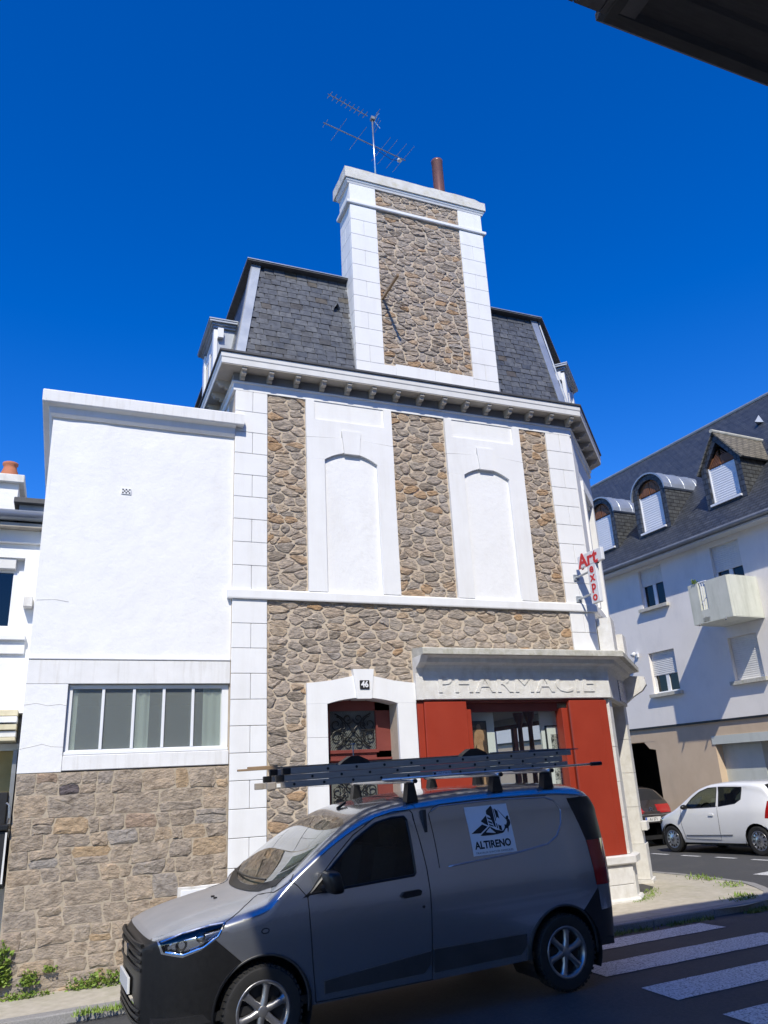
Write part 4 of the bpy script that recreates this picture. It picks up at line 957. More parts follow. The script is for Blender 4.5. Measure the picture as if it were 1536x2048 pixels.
# windows
def window(s0, s1, z0, z1, drop, name='window', sill=True):
    mb = MB(); d0_, d1_ = -.17, -.11; e = .055
    zt = z1-drop
    fbox(mb, s0, s0+e, z0, z1, d0_, d1_); fbox(mb, s1-e, s1, z0, z1, d0_, d1_); fbox(mb, s0+e, s1-e, z0, z0+e, d0_, d1_-.002)
    c = (s0+s1)/2; fbox(mb, c-.06, c+.06, z0+e, zt, d0_, d1_-.001); wd = mb.build(name, M_['pvc'], flats)
    mb = MB(); fbox(mb, s0+e, c-.06, z0+e, zt, d0_+.02, d0_+.026); mb.build('pane', M_['glassdark'], wd)
    mb = MB(); fbox(mb, c+.06, s1-e, z0+e, zt, d0_+.02, d0_+.026); mb.build('pane', M_['glassdark'], wd)
    if drop > 0:
        slats(wd, s0+.01, s1-.01, zt, z1, -.10, max(2, int(drop/.052)), 'cornice')
    if sill:
        mb = MB(); fbox(mb, s0-.1, s1+.1, z0-.1, z0-.004, -.1, .12); mb.build('window_sill', M_['lichen'], flats)
for (s0, s1, z0, z1), dr, si in zip(openings, (.68, 1.14, .52, .72, 1.1, .4, .3, 1.1, .5, .4, .5, .5), (1, 1, 1, 0, 1, 1, 1, 1, 1, 1, 1, 1)): window(s0, s1, z0, z1, dr, sill=bool(si))
# balcony
bl = MB(); fbox(bl, 4.35, 5.62, 5.38, 5.52, 0.002, 1.12); blc = bl.build('balcony', M_['balcony'], flats)
mb = MB(); fbox(mb, 4.351, 5.04, 5.40, 6.45, 1.02, 1.121); fbox(mb, 5.30, 5.622, 5.40, 6.45, 1.02, 1.121); fbox(mb, 5.04, 5.30, 5.40, 5.72, 1.021, 1.12); mb.build('balcony_front', M_['balcony'], blc)
mb = MB(); fbox(mb, 4.345, 4.44, 5.40, 6.47, .004, 1.018); mb.build('balcony_side', M_['balcony'], blc)
mb = MB(); fbox(mb, 5.53, 5.625, 5.40, 6.45, .004, 1.018); mb.build('balcony_side', M_['balcony'], blc)
mb = MB()
for s in (5.10, 5.17, 5.24): mb.tube([FL(s, 5.72, 1.07), FL(s, 6.45, 1.07)], .012, 6)
mb.tube([FL(5.03, 6.46, 1.07), FL(5.31, 6.46, 1.07)], .02, 6); mb.tube([FL(5.03, 6.1, 1.07), FL(5.31, 5.9, 1.07)], .012, 6); mb.build('balcony_grille', M_['pvc'], blc)
for s in (4.55, 5.4): mb = MB(); mb.tube([FL(s, 5.40, 1.12), FL(s-.02, 5.33, 1.2)], .02, 8); mb.build('drain_spout', M_['zincdark'], blc)
# eaves and roof
RP = radians(48); OH = .38
mb = MB(); fbox(mb, S0, S1, EV-.10, EV-.04, -.05, OH); mb.build('eaves_soffit', M_['cornice'], flats)
mb = MB(); fbox(mb, S0, S1, EV-.06, EV+.07, OH, OH+.02); mb.tube([FL(S0, EV+.02, OH+.07), FL(S1, EV+.02, OH+.07)], .06, 10); mb.build('gutter', M_['zincdark'], flats)
RID = 4.65; ZR = EV+.03+(RID+OH)*tan(RP)
mb = MB(); mb.add([FL(S0, EV+.03, OH), FL(S1, EV+.03, OH), FL(S1, ZR, -RID), FL(S0, ZR, -RID), FL(S1, EV, -2*RID), FL(S0, EV, -2*RID)], [(0, 1, 2, 3), (3, 2, 4, 5), (0, 3, 5), (1, 4, 2)])
frf = mb.build('slate_roof', M_['farslate'], flats)
mb = MB(); mb.tube([FL(S0, ZR+.02, -RID), FL(S1, ZR+.02, -RID)], .07, 8); mb.build('ridge_capping', M_['zinc'], frf)
def roof_z(o): return EV+.03+(OH-o)*tan(RP)          # o outwards
def roof_o(z): return OH-(z-EV-.03)/tan(RP)
for s, o in ((5.6, -3.3), (9.5, -2.4), (3.2, -3.6)):
    mb = MB(); z = roof_z(o); mb.add([FL(s-.12, z, o), FL(s+.12, z, o), FL(s, z+.02, o+.25), FL(s, z+.3, o)], [(0, 1, 2), (0, 2, 3), (2, 1, 3)]); mb.build('roof_vent', M_['zinc'], frf)
mb = MB(); mb.box(-.0, 0, 0, 0, 0, 0)
# dormers
M_['mossroof'] = brickish('mossy_dormer_slates', (.16, .14, .10), (.23, .20, .15), (.06, .055, .04), .24, .11, 0, .7, .014, .02)
M_['farslatef'] = brickish('dormer_front_slates', (.040, .046, .058), (.062, .068, .08), (.016, .017, .02), .2, .16, 1, .5, .014, .02)
def fdormer(sc, w, z0, zt, style, of):
    """sc centre, w width, z0 sill, zt springing, of = distance of the front face from the wall plane (negative = behind)"""
    sa, sb = sc-w/2, sc+w/2; fr = .19
    if style == 'round': out = [(sa, z0-.25), (sb, z0-.25)]+[(sc+w/2*cos(pi*i/14), zt+w/2*.92*sin(pi*i/14)) for i in range(15)]
    else: out = [(sa, z0-.25), (sb, z0-.25), (sb, zt), (sc, zt+w*.66), (sa, zt)]
    fi = fr/(w/2)
    inn = [(sc+(a-sc)*(1-fi), z0 if b < z0 else (b if b <= zt else zt+(b-zt)*(1-fi*1.05))) for a, b in out]
    back = 4.0
    mb = MB(); n = len(out)
    depth = lambda z: min(-.3, roof_o(z)-.15-of)
    # cheeks run back into the roof slope
    mb.add([FL(a, b, of) for a, b in out]+[FL(a, b, of-.10) for a, b in inn]+[FL(a, b, of) for a, b in inn], [])
    f = [(i, (i+1) % n, 2*n+(i+1) % n, 2*n+i) for i in range(n)]+[(2*n+i, 2*n+(i+1) % n, n+(i+1) % n, n+i) for i in range(n)]
    mb.f = f; dm_ = mb.build('slate_dormer', M_['farslatef'], flats)
    for sgn, a in ((-1, sa), (1, sb)):
        ck = MB(); ck.add([FL(a, z0-.25, of), FL(a, zt, of), FL(a, zt, roof_o(zt)-.1), FL(a, z0-.25, roof_o(z0-.25)-.1)], [(0, 1, 2, 3)]); ck.build('dormer_cheek', M_['farslatex'], dm_)
    ov = .06; tp = MB()
    if style == 'round': prof = [(sc+(w/2+ov)*cos(pi*i/16), zt-.02+(w/2*.92+ov)*sin(pi*i/16)) for i in range(17)]
    else: prof = [(sb+ov*2.2, zt-.1), (sc, zt+w*.66+ov), (sa-ov*2.2, zt-.1)]
    k = len(prof)
    lo = [(a, b-.05) for a, b in prof]
    tp.add([FL(a, b, of+ov) for a, b in prof]+[FL(a, b, roof_o(b)-.3) for a, b in prof]+[FL(sc+(a-sc)*.95, b-.045, of+ov) for a, b in prof]+[FL(sc+(a-sc)*.95, b-.045, roof_o(b)-.3) for a, b in prof],
           [(i, i+1, k+i+1, k+i) for i in range(k-1)]+[(2*k+i, 2*k+i+1, 3*k+i+1, 3*k+i) for i in range(k-1)]+[(i, i+1, 2*k+i+1, 2*k+i) for i in range(k-1)]+[(0, k, 3*k, 2*k), (k-1, 2*k-1, 4*k-1, 3*k-1)])
    if style == 'round':
        tp.build('dormer_roof', M_['zinc'], dm_)
        for q in range(4):
            sm_ = MB(); oo = of-.25-q*.55
            pts = [FL(a, b+.008, oo) for a, b in prof if roof_o(b)-.1 < oo]
            if len(pts) > 2: sm_.tube(pts, .012, 5); sm_.build('zinc_seam', M_['zinc'], dm_)
    else:
        tp.build('dormer_roof', M_['mossroof'], dm_)
        rg = MB(); rg.tube([FL(sc, zt+w*.66+ov+.02, of+ov+.03), FL(sc, zt+w*.66+ov+.02, roof_o(zt+w*.66)-.3)], .06, 8); rg.build('dormer_ridge', M_['lichen'], dm_)
    sL, sR = sa+fr, sb-fr; zh = zt-.0
    # boards above the shutter
    topz = zt+(w*.62 if style != 'round' else w*.42)
    bd = MB()
    fbox(bd, sL-.01, sR+.01, zh-.02, topz-fr*.6 if style == 'round' else zt+.25, of-.13, of-.11); bd.build('dormer_boarding', M_['varnish'], dm_)
    lnb = 5
    for sg in (-1, 1):
        for i in range(6):
            a = .03+i*.075; rr = (w/2-fr)
            if style == 'round':
                if a > rr-.03: break
                hgt = sqrt(max(0, rr*rr-a*a))*.9; P = [(sc+sg*a, zh), (sc+sg*(a+.055), zh), (sc+sg*(a+.055)*.55, zh+hgt*.9), (sc+sg*a*.5, zh+hgt*.93)]
            else:
                if a > rr-.05: break
                hgt = (rr-a)*1.05; P = [(sc+sg*(a), zh), (sc+sg*(a+.055), zh), (sc+sg*.04, zh+(rr-.04-(rr-a-.055)*.0)*1.05*(a+.055)/rr*.95), (sc+sg*.04, zh+1.05*a*.95)]
            pb = MB(); pb.prism(P, FL, of-.12, of-.085); pb.build('dormer_board', M_['varnish'], dm_)
    bk = MB(); fbox(bk, sL-.01, sR+.01, z0-.02, zh, of-.17, of-.14); bk.build('shutter_back', M_['black'], dm_)
    slats(dm_, sL, sR, z0+.03, zh-.03, of-.12, 15, 'pvc')
    tr = MB(); fbox(tr, sL-.004, sL+.03, z0, zh, of-.125, of-.085); fbox(tr, sR-.03, sR+.004, z0, zh, of-.125, of-.085); tr.build('shutter_guide', M_['pvc'], dm_)
    si = MB(); fbox(si, sL-.03, sR+.03, z0-.09, z0-.03, of-.08, of+.07); si.build('dormer_sill', M_['pvc'], dm_)
fdormer(5.08, 1.38, 8.95, 10.04, 'gable', -.42)
fdormer(7.92, 1.38, 8.95, 10.12, 'round', -.42)
fdormer(10.25, 1.38, 8.95, 10.12, 'round', -.42)
fdormer(2.3, 1.36, 8.95, 10.02, 'gable', -.42)
fdormer(12.9, 1.36, 8.95, 10.12, 'round', -.42)
# upper dormer at the edge of the frame
mb = MB(); fbox(mb, 1.6, 3.15, 12.1, 12.25, -2.6, -1.2); ud = mb.build('upper_dormer', M_['lead'], flats)
mb = MB(); fbox(mb, 1.75, 3.0, 11.0, 12.1, -2.6, -1.7); mb.build('upper_dormer_cheek', M_['soffit'], ud)
# small lamps on the wall
for i, (s, z) in enumerate(((9.05, 5.17), (9.3, 7.88))):
    lp = thing('wall_lamp', FL(s, z, 0), 'small white wall lamp on the grey flats below the shop corner' if i == 0 else 'small white wall lamp tucked under the eaves of the flats', 'lamp', 'wall lamps on the flats')
    mb = MB(); mb.box(-.05, .05, -.05, .05, -.06, .06, .01)
    mb2 = MB(); mb2.lathe([(.03, -.02), (.09, .02), (.1, .16), (.07, .22), (.001, .23)], FL(s, z, .16), 'x', 14)
    for k, v in enumerate(mb2.v): pass
    b_ = MB(); b_.prism([(s-.05, z-.07), (s+.05, z-.07), (s+.05, z+.07), (s-.05, z+.07)], FL, .001, .05); b_.build('lamp_base', M_['pvc'], lp)
    h_ = MB(); h_.tube([FL(s, z+.02, .05), FL(s-.03, z+.04, .16), FL(s-.05, z-.03, .24)], [.03, .05, .075], 12); h_.build('lamp_head', M_['pvc'], lp, smooth=True)

# ------------------------------------------------------------------ house on the near side of the street (its eaves hang over the camera and shade the road)
near = thing('near_house', (6, -12, 0), 'dark underside of overhanging roof eaves with stepped boards against the blue sky', 'roof')
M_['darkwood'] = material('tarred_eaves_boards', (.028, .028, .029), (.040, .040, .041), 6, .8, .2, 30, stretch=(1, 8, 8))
M_['nearwall'] = material('grey_street_render', (.60, .605, .62), (.68, .685, .70), 2, .9)  # pale tone of the unseen wall, chosen to lighten reflections in the van
ZE = 7.085
foot = [(-.77, -24), (-.77, -8.62), (-.05, -8.62), (-.05, -6.95), (3.22, -6.95), (3.22, -6.86), (34, -6.86), (34, -24)]
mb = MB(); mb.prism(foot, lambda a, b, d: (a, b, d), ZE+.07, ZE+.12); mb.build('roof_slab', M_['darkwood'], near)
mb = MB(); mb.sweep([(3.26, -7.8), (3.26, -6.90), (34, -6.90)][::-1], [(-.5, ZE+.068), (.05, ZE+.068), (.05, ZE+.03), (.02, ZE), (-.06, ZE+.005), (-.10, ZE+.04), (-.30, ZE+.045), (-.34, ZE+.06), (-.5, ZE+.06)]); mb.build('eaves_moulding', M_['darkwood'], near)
rng = random.Random(17); mb = MB()
x = 3.22
while x < 12:                                      # uneven lower ends of the eaves slates
    wd = rng.uniform(.18, .3); mb.obox((x, -6.83-rng.uniform(0, .015), ZE+.10-rng.uniform(0, .012)), (wd-.01, 0, 0), (0, -.25, .1), (0, 0, .02)); x += wd
mb.build('eaves_slates', M_['lead'], near)
mb = MB(); x = .1
while x < 3.2:
    wd = rng.uniform(.2, .32); mb.obox((x, -6.905-rng.uniform(0, .04), ZE+.02-rng.uniform(0, .02)), (wd-.01, 0, 0), (0, -.25, .0), (0, 0, .06)); x += wd
mb.build('eaves_slates', M_['lead'], near)
mb = MB(); mb.box(-.6, 34, -11.4, -10.9, -.4, ZE+.3); mb.box(-.6, -.2, -20, -11.4, -.4, ZE+.3); mb.build('near_wall', M_['nearwall'], near)  # unseen wall, set close behind the camera to deepen the street shade
mb = MB(); pr_ = [(-6.92, ZE+.12), (-11.8, ZE+.12+4.9*.98), (-20, ZE+.12)]; mb.prism(pr_, lambda a, b, d: (d, a, b), 3.3, 34); mb.build('sky_screen_roof', M_['lead'], near)  # unseen pitched roof, added to cut the sky light reaching the facade
mb = MB(); pr_ = [(-7.05, ZE+.12), (-12.0, ZE+.12+4.9*.98), (-20, ZE+.12)]; mb.prism(pr_, lambda a, b, d: (d, a, b), -.04, 3.3); mb.build('sky_screen_roof', M_['lead'], near)  # left part of the added sky screen, out of view
for x in (9.0, 14.5, 20): mb = MB(); mb.box(x-.25, x+.25, -9.2, -8.7, -.4, ZE+.25, .02); mb.build('eaves_post', M_['concrete'], near)

# ------------------------------------------------------------------ vehicles
class Shell:
    """body surface lofted from a top profile, a plan width and a side section; local x runs to the rear, left side is -y"""
    def __init__(s, zt, z0, b, rz, ex, prof, u0, u1, nu=110, ns=20, na=14, capf=.05, capr=.05, uu=()):
        s.zt, s.z0, s.b, s.rz, s.ex, s.prof = map(pch, (zt, z0, b, rz, ex, prof)); s.u0, s.u1 = u0, u1
        us = sorted(set([u0+(u1-u0)*i/nu for i in range(nu+1)]) | set(uu)); s.us = us
        s.ns, s.na = ns, na; rings = [s.ring(u) for u in us]; m = len(rings[0]); bm = bmesh.new(); V = []
        full = []
        for u, r in zip(us, rings): full.append([(u, -y, z) for y, z in r]+[(u, y, z) for y, z in r[::-1][1:]])
        def cap(F, u, k, sgn):
            cz = sum(p[2] for p in F)/len(F); out = []
            for q, f in enumerate((.97, .9, .75, .5, .25)):
                out.append([(u+sgn*k*(.35, .6, .82, .95, 1)[q], p[1]*f, cz+(p[2]-cz)*f) for p in F])
            return out
        full = cap(full[0], u0, capf, -1)[::-1]+full+cap(full[-1], u1, capr, 1)
        for R in full: V.append([bm.verts.new(p) for p in R])
        for i in range(len(V)-1):
            for j in range(len(V[0])-1): bm.faces.new((V[i][j], V[i][j+1], V[i+1][j+1], V[i+1][j]))
        bm.faces.new(V[0]); bm.faces.new(V[-1][::-1])
        bmesh.ops.recalc_face_normals(bm, faces=list(bm.faces)); s.bm = bm
    def ring(s, u):
        z0, zt, b, rz, ex = s.z0(u), s.zt(u), s.b(u), s.rz(u), s.ex(u); zs = max(z0+.05, zt-rz); r = []
        for i in range(s.ns): z = z0+(zs-z0)*i/(s.ns-1); r.append((b*s.prof(z), z))
        ys = r[-1][0]
        for i in range(1, s.na+1):
            a = pi/2*i/s.na; r.append((ys*max(0, cos(a))**(2/ex), zs+(zt-zs)*sin(a)**(2/ex)))
        return r
    def y(s, u, z):
        r = s.ring(u)
        for i in range(len(r)-1):
            if r[i][1] <= z <= r[i+1][1]+1e-9: t = (z-r[i][1])/max(1e-6, r[i+1][1]-r[i][1]); return r[i][0]+(r[i+1][0]-r[i][0])*t
        return r[-1][0] if z > r[-1][1] else r[0][0]
    def z(s, u, y):
        r = s.ring(u)
        for i in range(len(r)-1, 0, -1):
            if r[i][0] <= abs(y) <= r[i-1][0]+1e-9: t = (abs(y)-r[i][0])/max(1e-6, r[i-1][0]-r[i][0]); return r[i][1]+(r[i-1][1]-r[i][1])*t
        return r[-1][1]
    def line(s, pts, off=.0, sgn=-1, n=6):
        out = []
        for i in range(len(pts)-1):
            for k in range(n): t = k/n; u = pts[i][0]+(pts[i+1][0]-pts[i][0])*t; z = pts[i][1]+(pts[i+1][1]-pts[i][1])*t; out.append((u, sgn*(s.y(u, z)+off), z))
        u, z = pts[-1]; out.append((u, sgn*(s.y(u, z)+off), z)); return out
    def take(s, poly, view, cond):
        bm = s.bm; ax = {'side': (0, 2), 'plan': (0, 1), 'front': (1, 2)}[view]; a, b = ax
        x0, x1 = min(p[0] for p in poly), max(p[0] for p in poly); y0, y1 = min(p[1] for p in poly), max(p[1] for p in poly)
        for i in range(len(poly)):
            p, q = poly[i], poly[(i+1) % len(poly)]; co = Vector((0, 0, 0)); co[a], co[b] = p; no = Vector((0, 0, 0)); no[a], no[b] = q[1]-p[1], p[0]-q[0]
            if no.length < 1e-6: continue
            ex0, ex1 = min(p[0], q[0])-.12, max(p[0], q[0])+.12; ey0, ey1 = min(p[1], q[1])-.12, max(p[1], q[1])+.12
            fs = []
            for f in bm.faces:
                c = f.calc_center_median()
                if ex0 < c[a] < ex1 and ey0 < c[b] < ey1 and cond(c, f.normal): fs.append(f)
            if not fs: continue
            es = {e for f in fs for e in f.edges}; vs = {v for f in fs for v in f.verts}
            bmesh.ops.bisect_plane(bm, geom=list(vs)+list(es)+fs, plane_co=co, plane_no=no.normalized(), dist=1e-5)
        fs = [f for f in bm.faces if cond(f.calc_center_median(), f.normal) and inpoly((f.calc_center_median()[a], f.calc_center_median()[b]), poly)]
        idx = {}; vs = []; out = []
        bm.normal_update()
        for f in fs:
            o = []
            for v in f.verts:
                if v not in idx: idx[v] = len(vs); vs.append((v.co.copy(), v.normal.copy()))
                o.append(idx[v])
            out.append(tuple(o))
        bmesh.ops.delete(bm, geom=fs, context='FACES'); return vs, out
    def rest(s):
        s.bm.verts.index_update(); vs = [v.co.copy() for v in s.bm.verts]; return vs, [tuple(v.index for v in f.verts) for f in s.bm.faces]

def biggest(vs, fs):                             # keep the largest connected patch
    par = list(range(len(vs)))
    def fd(a):
        while par[a] != a: par[a] = par[par[a]]; a = par[a]
        return a
    for f in fs:
        for q in f[1:]: par[fd(q)] = fd(f[0])
    cnt = {}
    for f in fs: cnt[fd(f[0])] = cnt.get(fd(f[0]), 0)+1
    k = max(cnt, key=cnt.get); return vs, [f for f in fs if fd(f[0]) == k]

def raw(name, vs, fs, mat, parent, off=0, smooth=True, ang=None):
    if name in ('rear_bumper', 'front_bumper', 'tail_light', 'headlight'): vs, fs = biggest(vs, fs)
    me = bpy.data.meshes.new(name); pts = [(v[0]+v[1]*off) if isinstance(v, tuple) else v for v in vs]
    me.from_pydata([tuple(p) for p in pts], [], fs)
    bm = bmesh.new(); bm.from_mesh(me); bmesh.ops.delete(bm, geom=[v for v in bm.verts if not v.link_faces], context='VERTS'); bm.to_mesh(me); bm.free()
    if smooth: me.polygons.foreach_set('use_smooth', [True]*len(me.polygons))
    me.materials.append(mat); o = bpy.data.objects.new(name, me); COL.objects.link(o); o.parent = parent; return o

SIDE = lambda sg: (lambda c, n: c.y*sg > .3)
BOTH = lambda c, n: True
M_['vanpaint'] = material('silver_grey_metallic_paint', (.42, .435, .46), (.45, .465, .49), 2, .24, metallic=.85, coat=.8)
M_['archpaint'] = material('matt_arch_edge', (.05, .052, .055), (.07, .072, .075), 4, .45, metallic=.3)
M_['vandust'] = material('dusty_silver_paint', (.36, .36, .36), (.42, .41, .40), 5, .45, metallic=.4, coat=.3, stain=(.40, .37, .32), stain_amt=.35, stain_scale=(3, 12, 3))
M_['carwhite'] = material('white_car_paint', (.80, .81, .82), (.83, .84, .85), 2, .25, coat=.8)
M_['carbrown'] = material('dark_brown_car_paint', (.030, .024, .022), (.040, .033, .030), 2, .25, coat=.8)
M_['carglass'] = glass('car_side_glass', (.10, .12, .115), 1.0)
M_['carclear'] = glass('clear_car_glass', (.55, .62, .58), 1.0)
M_['windscreen'] = glass('windscreen_glass', (.70, .82, .74), 2.2)
M_['clearlens'] = glass('clear_lens', (.93, .95, .97), 1.6)
M_['redlens'] = material('red_lamp_lens', (.30, .008, .008), (.36, .012, .01), 20, .12, coat=1)
M_['plate'] = material('number_plate', (.62, .62, .60), (.68, .68, .66), 10, .4)
M_['platestrip'] = material('plate_blue_strip', (.03, .10, .45), (.03, .10, .45), 10, .4)
M_['seat'] = material('grey_seat_fabric', (.06, .06, .065), (.09, .09, .095), 30, .9)
M_['paper'] = material('white_paper', (.75, .75, .72), (.78, .78, .75), 10, .8)
M_['gap'] = material('panel_gap', (.006, .006, .006), (.008, .008, .008), 10, .9)
M_['steel'] = material('alloy_wheel', (.30, .30, .31), (.38, .38, .39), 6, .32, metallic=.85)

def wheel(parent, u, y, R, rr, w, sgn, style, local=True):
    """axle at (u, y, R); outer face towards sgn*y"""
    mb = MB(); pr = []
    n = 14
    for i in range(n+1):                            # rounded tyre section
        a = -pi/2+pi*i/n; pr.append((R-.045+.045*max(0, cos(a))**.45, w/2*sin(a)*1.0))
    pr = [(rr+.004, -w/2+.01)]+pr+[(rr+.004, w/2-.01), (rr-.02, w/2-.03)]
    mb.lathe([(r, h) for r, h in pr], (u, y-sgn*w/2, R), 'y', 40)
    for k in range(44):                             # tread blocks across the edge
        a = 2*pi*k/44; 
        for hh in (-1, 1):
            p0 = Vector((u+(R-.002)*cos(a), y-sgn*w/2+hh*w*.44, R+(R-.002)*sin(a))); t = Vector((-sin(a), 0, cos(a))); rd = Vector((cos(a), 0, sin(a)))
            mb.obox(p0-t*.013-rd*.02, t*.026, Vector((0, -hh*w*.30, 0))+t*.012, rd*.024)
    wh = mb.build('wheel', M_['rubber'], parent, local=True); smooth_angle(wh, 30)
    mb = MB(); yo = y-sgn*.012
    mb.lathe([(rr+.006, 0), (rr+.010, -sgn*-.002), (rr-.004, sgn*.004), (rr-.02, -sgn*.004), (rr-.026, -sgn*.10)], (u, yo, R), 'y', 40); mb.build('rim', M_['steel'], wh, local=True, smooth=True)
    mb = MB(); mb.lathe([(rr-.02, 0), (.001, 0)], (u, yo-sgn*.085, R), 'y', 24); mb.build('brake_backing', M_['black'], wh, local=True)
    mb = MB()
    if style == 'alloy':
        for k in range(6):
            a = 2*pi*k/6+.3; rd = Vector((cos(a), 0, sin(a))); t = Vector((-sin(a), 0, cos(a))); c = Vector((u, yo, R)); out = Vector((0, sgn, 0))
            vs = []
            for f, wd, o in ((.035, .035, -.012), (.09, .024, -.006), (rr*.75, .028, -.012), (rr-.012, .050, -.014)):
                for sg, oo in ((-1, -.03), (-.7, 0), (.7, 0), (1, -.03)): vs.append(c+rd*f+t*wd*sg+out*(o+oo))
            mb.add(vs, [(4*i+j, 4*i+j+1, 4*i+5+j, 4*i+4+j) for i in range(3) for j in range(3)])
        mb.lathe([(.001, .004), (.03, .004), (.05, -.004), (.058, -.03)], (u, yo-sgn*.012, R), 'y', 20) if sgn > 0 else mb.lathe([(.001, -.004), (.03, -.004), (.05, .004), (.058, .03)], (u, yo+.012, R), 'y', 20)
    else:
        mb.lathe([(.001, sgn*.012), (.05, sgn*.012), (.07, sgn*.002), (rr*.6, -sgn*.002), (rr-.02, sgn*-.006), (rr-.008, -sgn*.014)], (u, yo, R), 'y', 32)
        for k in range(12):
            hs = MB(); a = 2*pi*k/12; rd = Vector((cos(a), 0, sin(a))); t = Vector((-sin(a), 0, cos(a))); c = Vector((u, yo+sgn*.001, R))
            hs.obox(c+rd*rr*.62-t*.012, rd*rr*.27, t*.024, Vector((0, sgn*.006, 0))); hs.build('rim_slot', M_['black'], wh, local=True)
        hs = MB(); hs.lathe([(.040, sgn*.016), (.046, sgn*.016), (.046, sgn*.010)], (u, yo, R), 'y', 18)
        hs.tube([(u-.026, yo+sgn*.016, R+.028), (u-.010, yo+sgn*.016, R-.026), (u, yo+sgn*.016, R+.006), (u+.010, yo+sgn*.016, R-.026), (u+.026, yo+sgn*.016, R+.028)], .004, 5); hs.build('hub_badge', M_['black'], wh, local=True)
    mb.build('wheel_cover', M_['steel'] if style == 'alloy' else M_['alu'], wh, local=True, smooth=True)
    return wh

def circ(cx, cz, r, n=28): return [(cx+r*cos(2*pi*i/n), cz+r*sin(2*pi*i/n)) for i in range(n)]

# ---- the silver van -------------------------------------------------------------
VF = Vector((1.59, -3.40, .0)); VR = Vector((4.405, -3.30, 0)); VF.z = gz(VF.x, VF.y)+.006; VR.z = gz(VR.x, VR.y)+.006
vu = (VR-VF).normalized(); vn = vu.cross(Vector((0, 0, 1))).normalized(); vw = vn.cross(vu)
WB = (VR-VF).length; vo = VF-vn*.85
VM = Matrix((vu, -vn, vw)).transposed().to_4x4(); VM.translation = vo
van = thing('delivery_van', None, 'silver grey panel van with black bumpers and a company sticker parked before the house', 'van', mat=VM)
S = Shell(zt=[(-.84, .85), (-.80, .90), (-.6, .98), (-.3, 1.042), (0, 1.088), (.06, 1.105), (.12, 1.15), (.86, 1.605), (1.1, 1.69), (1.6, 1.755), (2.2, 1.775), (2.8, 1.768), (3.25, 1.735), (3.4, 1.69), (3.47, 1.6)],
          z0=[(-.84, .27), (-.6, .235), (-.3, .24), (.45, .285), (2.3, .30), (3.2, .32), (3.47, .34)],
          b=[(-.84, .60), (-.78, .70), (-.62, .795), (-.4, .85), (0, .872), (.5, .875), (3.0, .872), (3.25, .855), (3.4, .815), (3.47, .765)],
          rz=[(-.84, .04), (-.7, .10), (-.3, .15), (0, .15), (.3, .12), (.9, .15), (1.6, .19), (3.47, .18)],
          ex=[(-.84, 2.3), (-.3, 2.5), (.0, 2.8), (.3, 4.2), (1.0, 4.0), (1.6, 3.4), (3.47, 3.4)],
          prof=[(.2, .925), (.34, .945), (.5, .968), (.68, .99), (.84, 1.0), (.96, 1.0), (1.08, .988), (1.2, .972), (1.4, .925), (1.6, .855), (1.78, .80)], u0=-.84, u1=3.47, nu=100, capf=.05, capr=.05)
for sg in (-1, 1):
    for cx in (0, WB): S.take(circ(cx, .325, .368), 'side', SIDE(sg))
hl = {}
for sg in (-1, 1): hl[sg] = S.take([(-.76, .868), (-.60, .912), (-.40, .945), (-.276, .953), (-.34, .862), (-.45, .802), (-.593, .764), (-.73, .795)], 'side', SIDE(sg))
bf = S.take([(-1.2, .0), (.3, .0), (.3, .31), (-.2, .31), (-.17, .67), (-.365, .845), (-.47, .79), (-.60, .752), (-.745, .785), (-.772, .868), (-1.2, .862)], 'side', BOTH)
ws = S.take([(.075, 0), (.085, .35), (.13, .58), (.22, .735), (.30, .765), (.80, .635), (.85, .5), (.875, 0), (.85, -.5), (.80, -.635), (.30, -.765), (.22, -.735), (.13, -.58), (.085, -.35)], 'plan', lambda c, n: n.z > .2)
swp = [(.40, 1.075), (1.335, 1.11), (1.352, 1.13), (1.345, 1.55), (1.32, 1.578), (1.2, 1.578), (1.04, 1.548), (.82, 1.43), (.60, 1.255)]
dp = [(.43, .30), (.40, .62), (.375, 1.05), (.46, 1.16), (.62, 1.31), (.82, 1.475), (1.04, 1.59), (1.22, 1.625), (1.385, 1.63), (1.41, 1.6), (1.465, 1.15), (1.475, .95), (1.455, .30)]
glassy = {}; doors = {}
for sg in (-1, 1):
    glassy[sg] = S.take(swp, 'side', SIDE(sg))
    doors[sg] = S.take(dp, 'side', SIDE(sg))
tl = {}
for sg in (-1, 1): tl[sg] = (S.take([(3.245, .82), (3.6, .80), (3.6, 1.21), (3.21, 1.21)], 'side', lambda c, n, sg=sg: c.y*sg > .55), S.take([(3.21, 1.21), (3.6, 1.21), (3.6, 1.6), (3.20, 1.6), (3.11, 1.60)], 'side', lambda c, n, sg=sg: c.y*sg > .55))
rb = S.take([(3.12, .0), (3.7, 0), (3.7, .60), (3.28, .60), (3.26, .80), (3.05, .62), (3.2, .3)], 'side', BOTH)
hoodf = S.take([(-.86, 0), (-.83, .55), (-.70, .66), (-.30, .745), (.10, .74), (.16, .6), (.10, 0), (.16, -.6), (.10, -.74), (-.30, -.745), (-.70, -.66), (-.83, -.55)], 'plan', lambda c, n: n.z > .25 and c.z > .8)
body = raw('van_body', *S.rest(), M_['vanpaint'], van)
raw('bonnet', *hoodf, M_['vandust'], van)
raw('front_bumper', *bf, M_['blackplastic'], van); raw('rear_bumper', *rb, M_['blackplastic'], van)
raw('windscreen', *ws, M_['windscreen'], van)
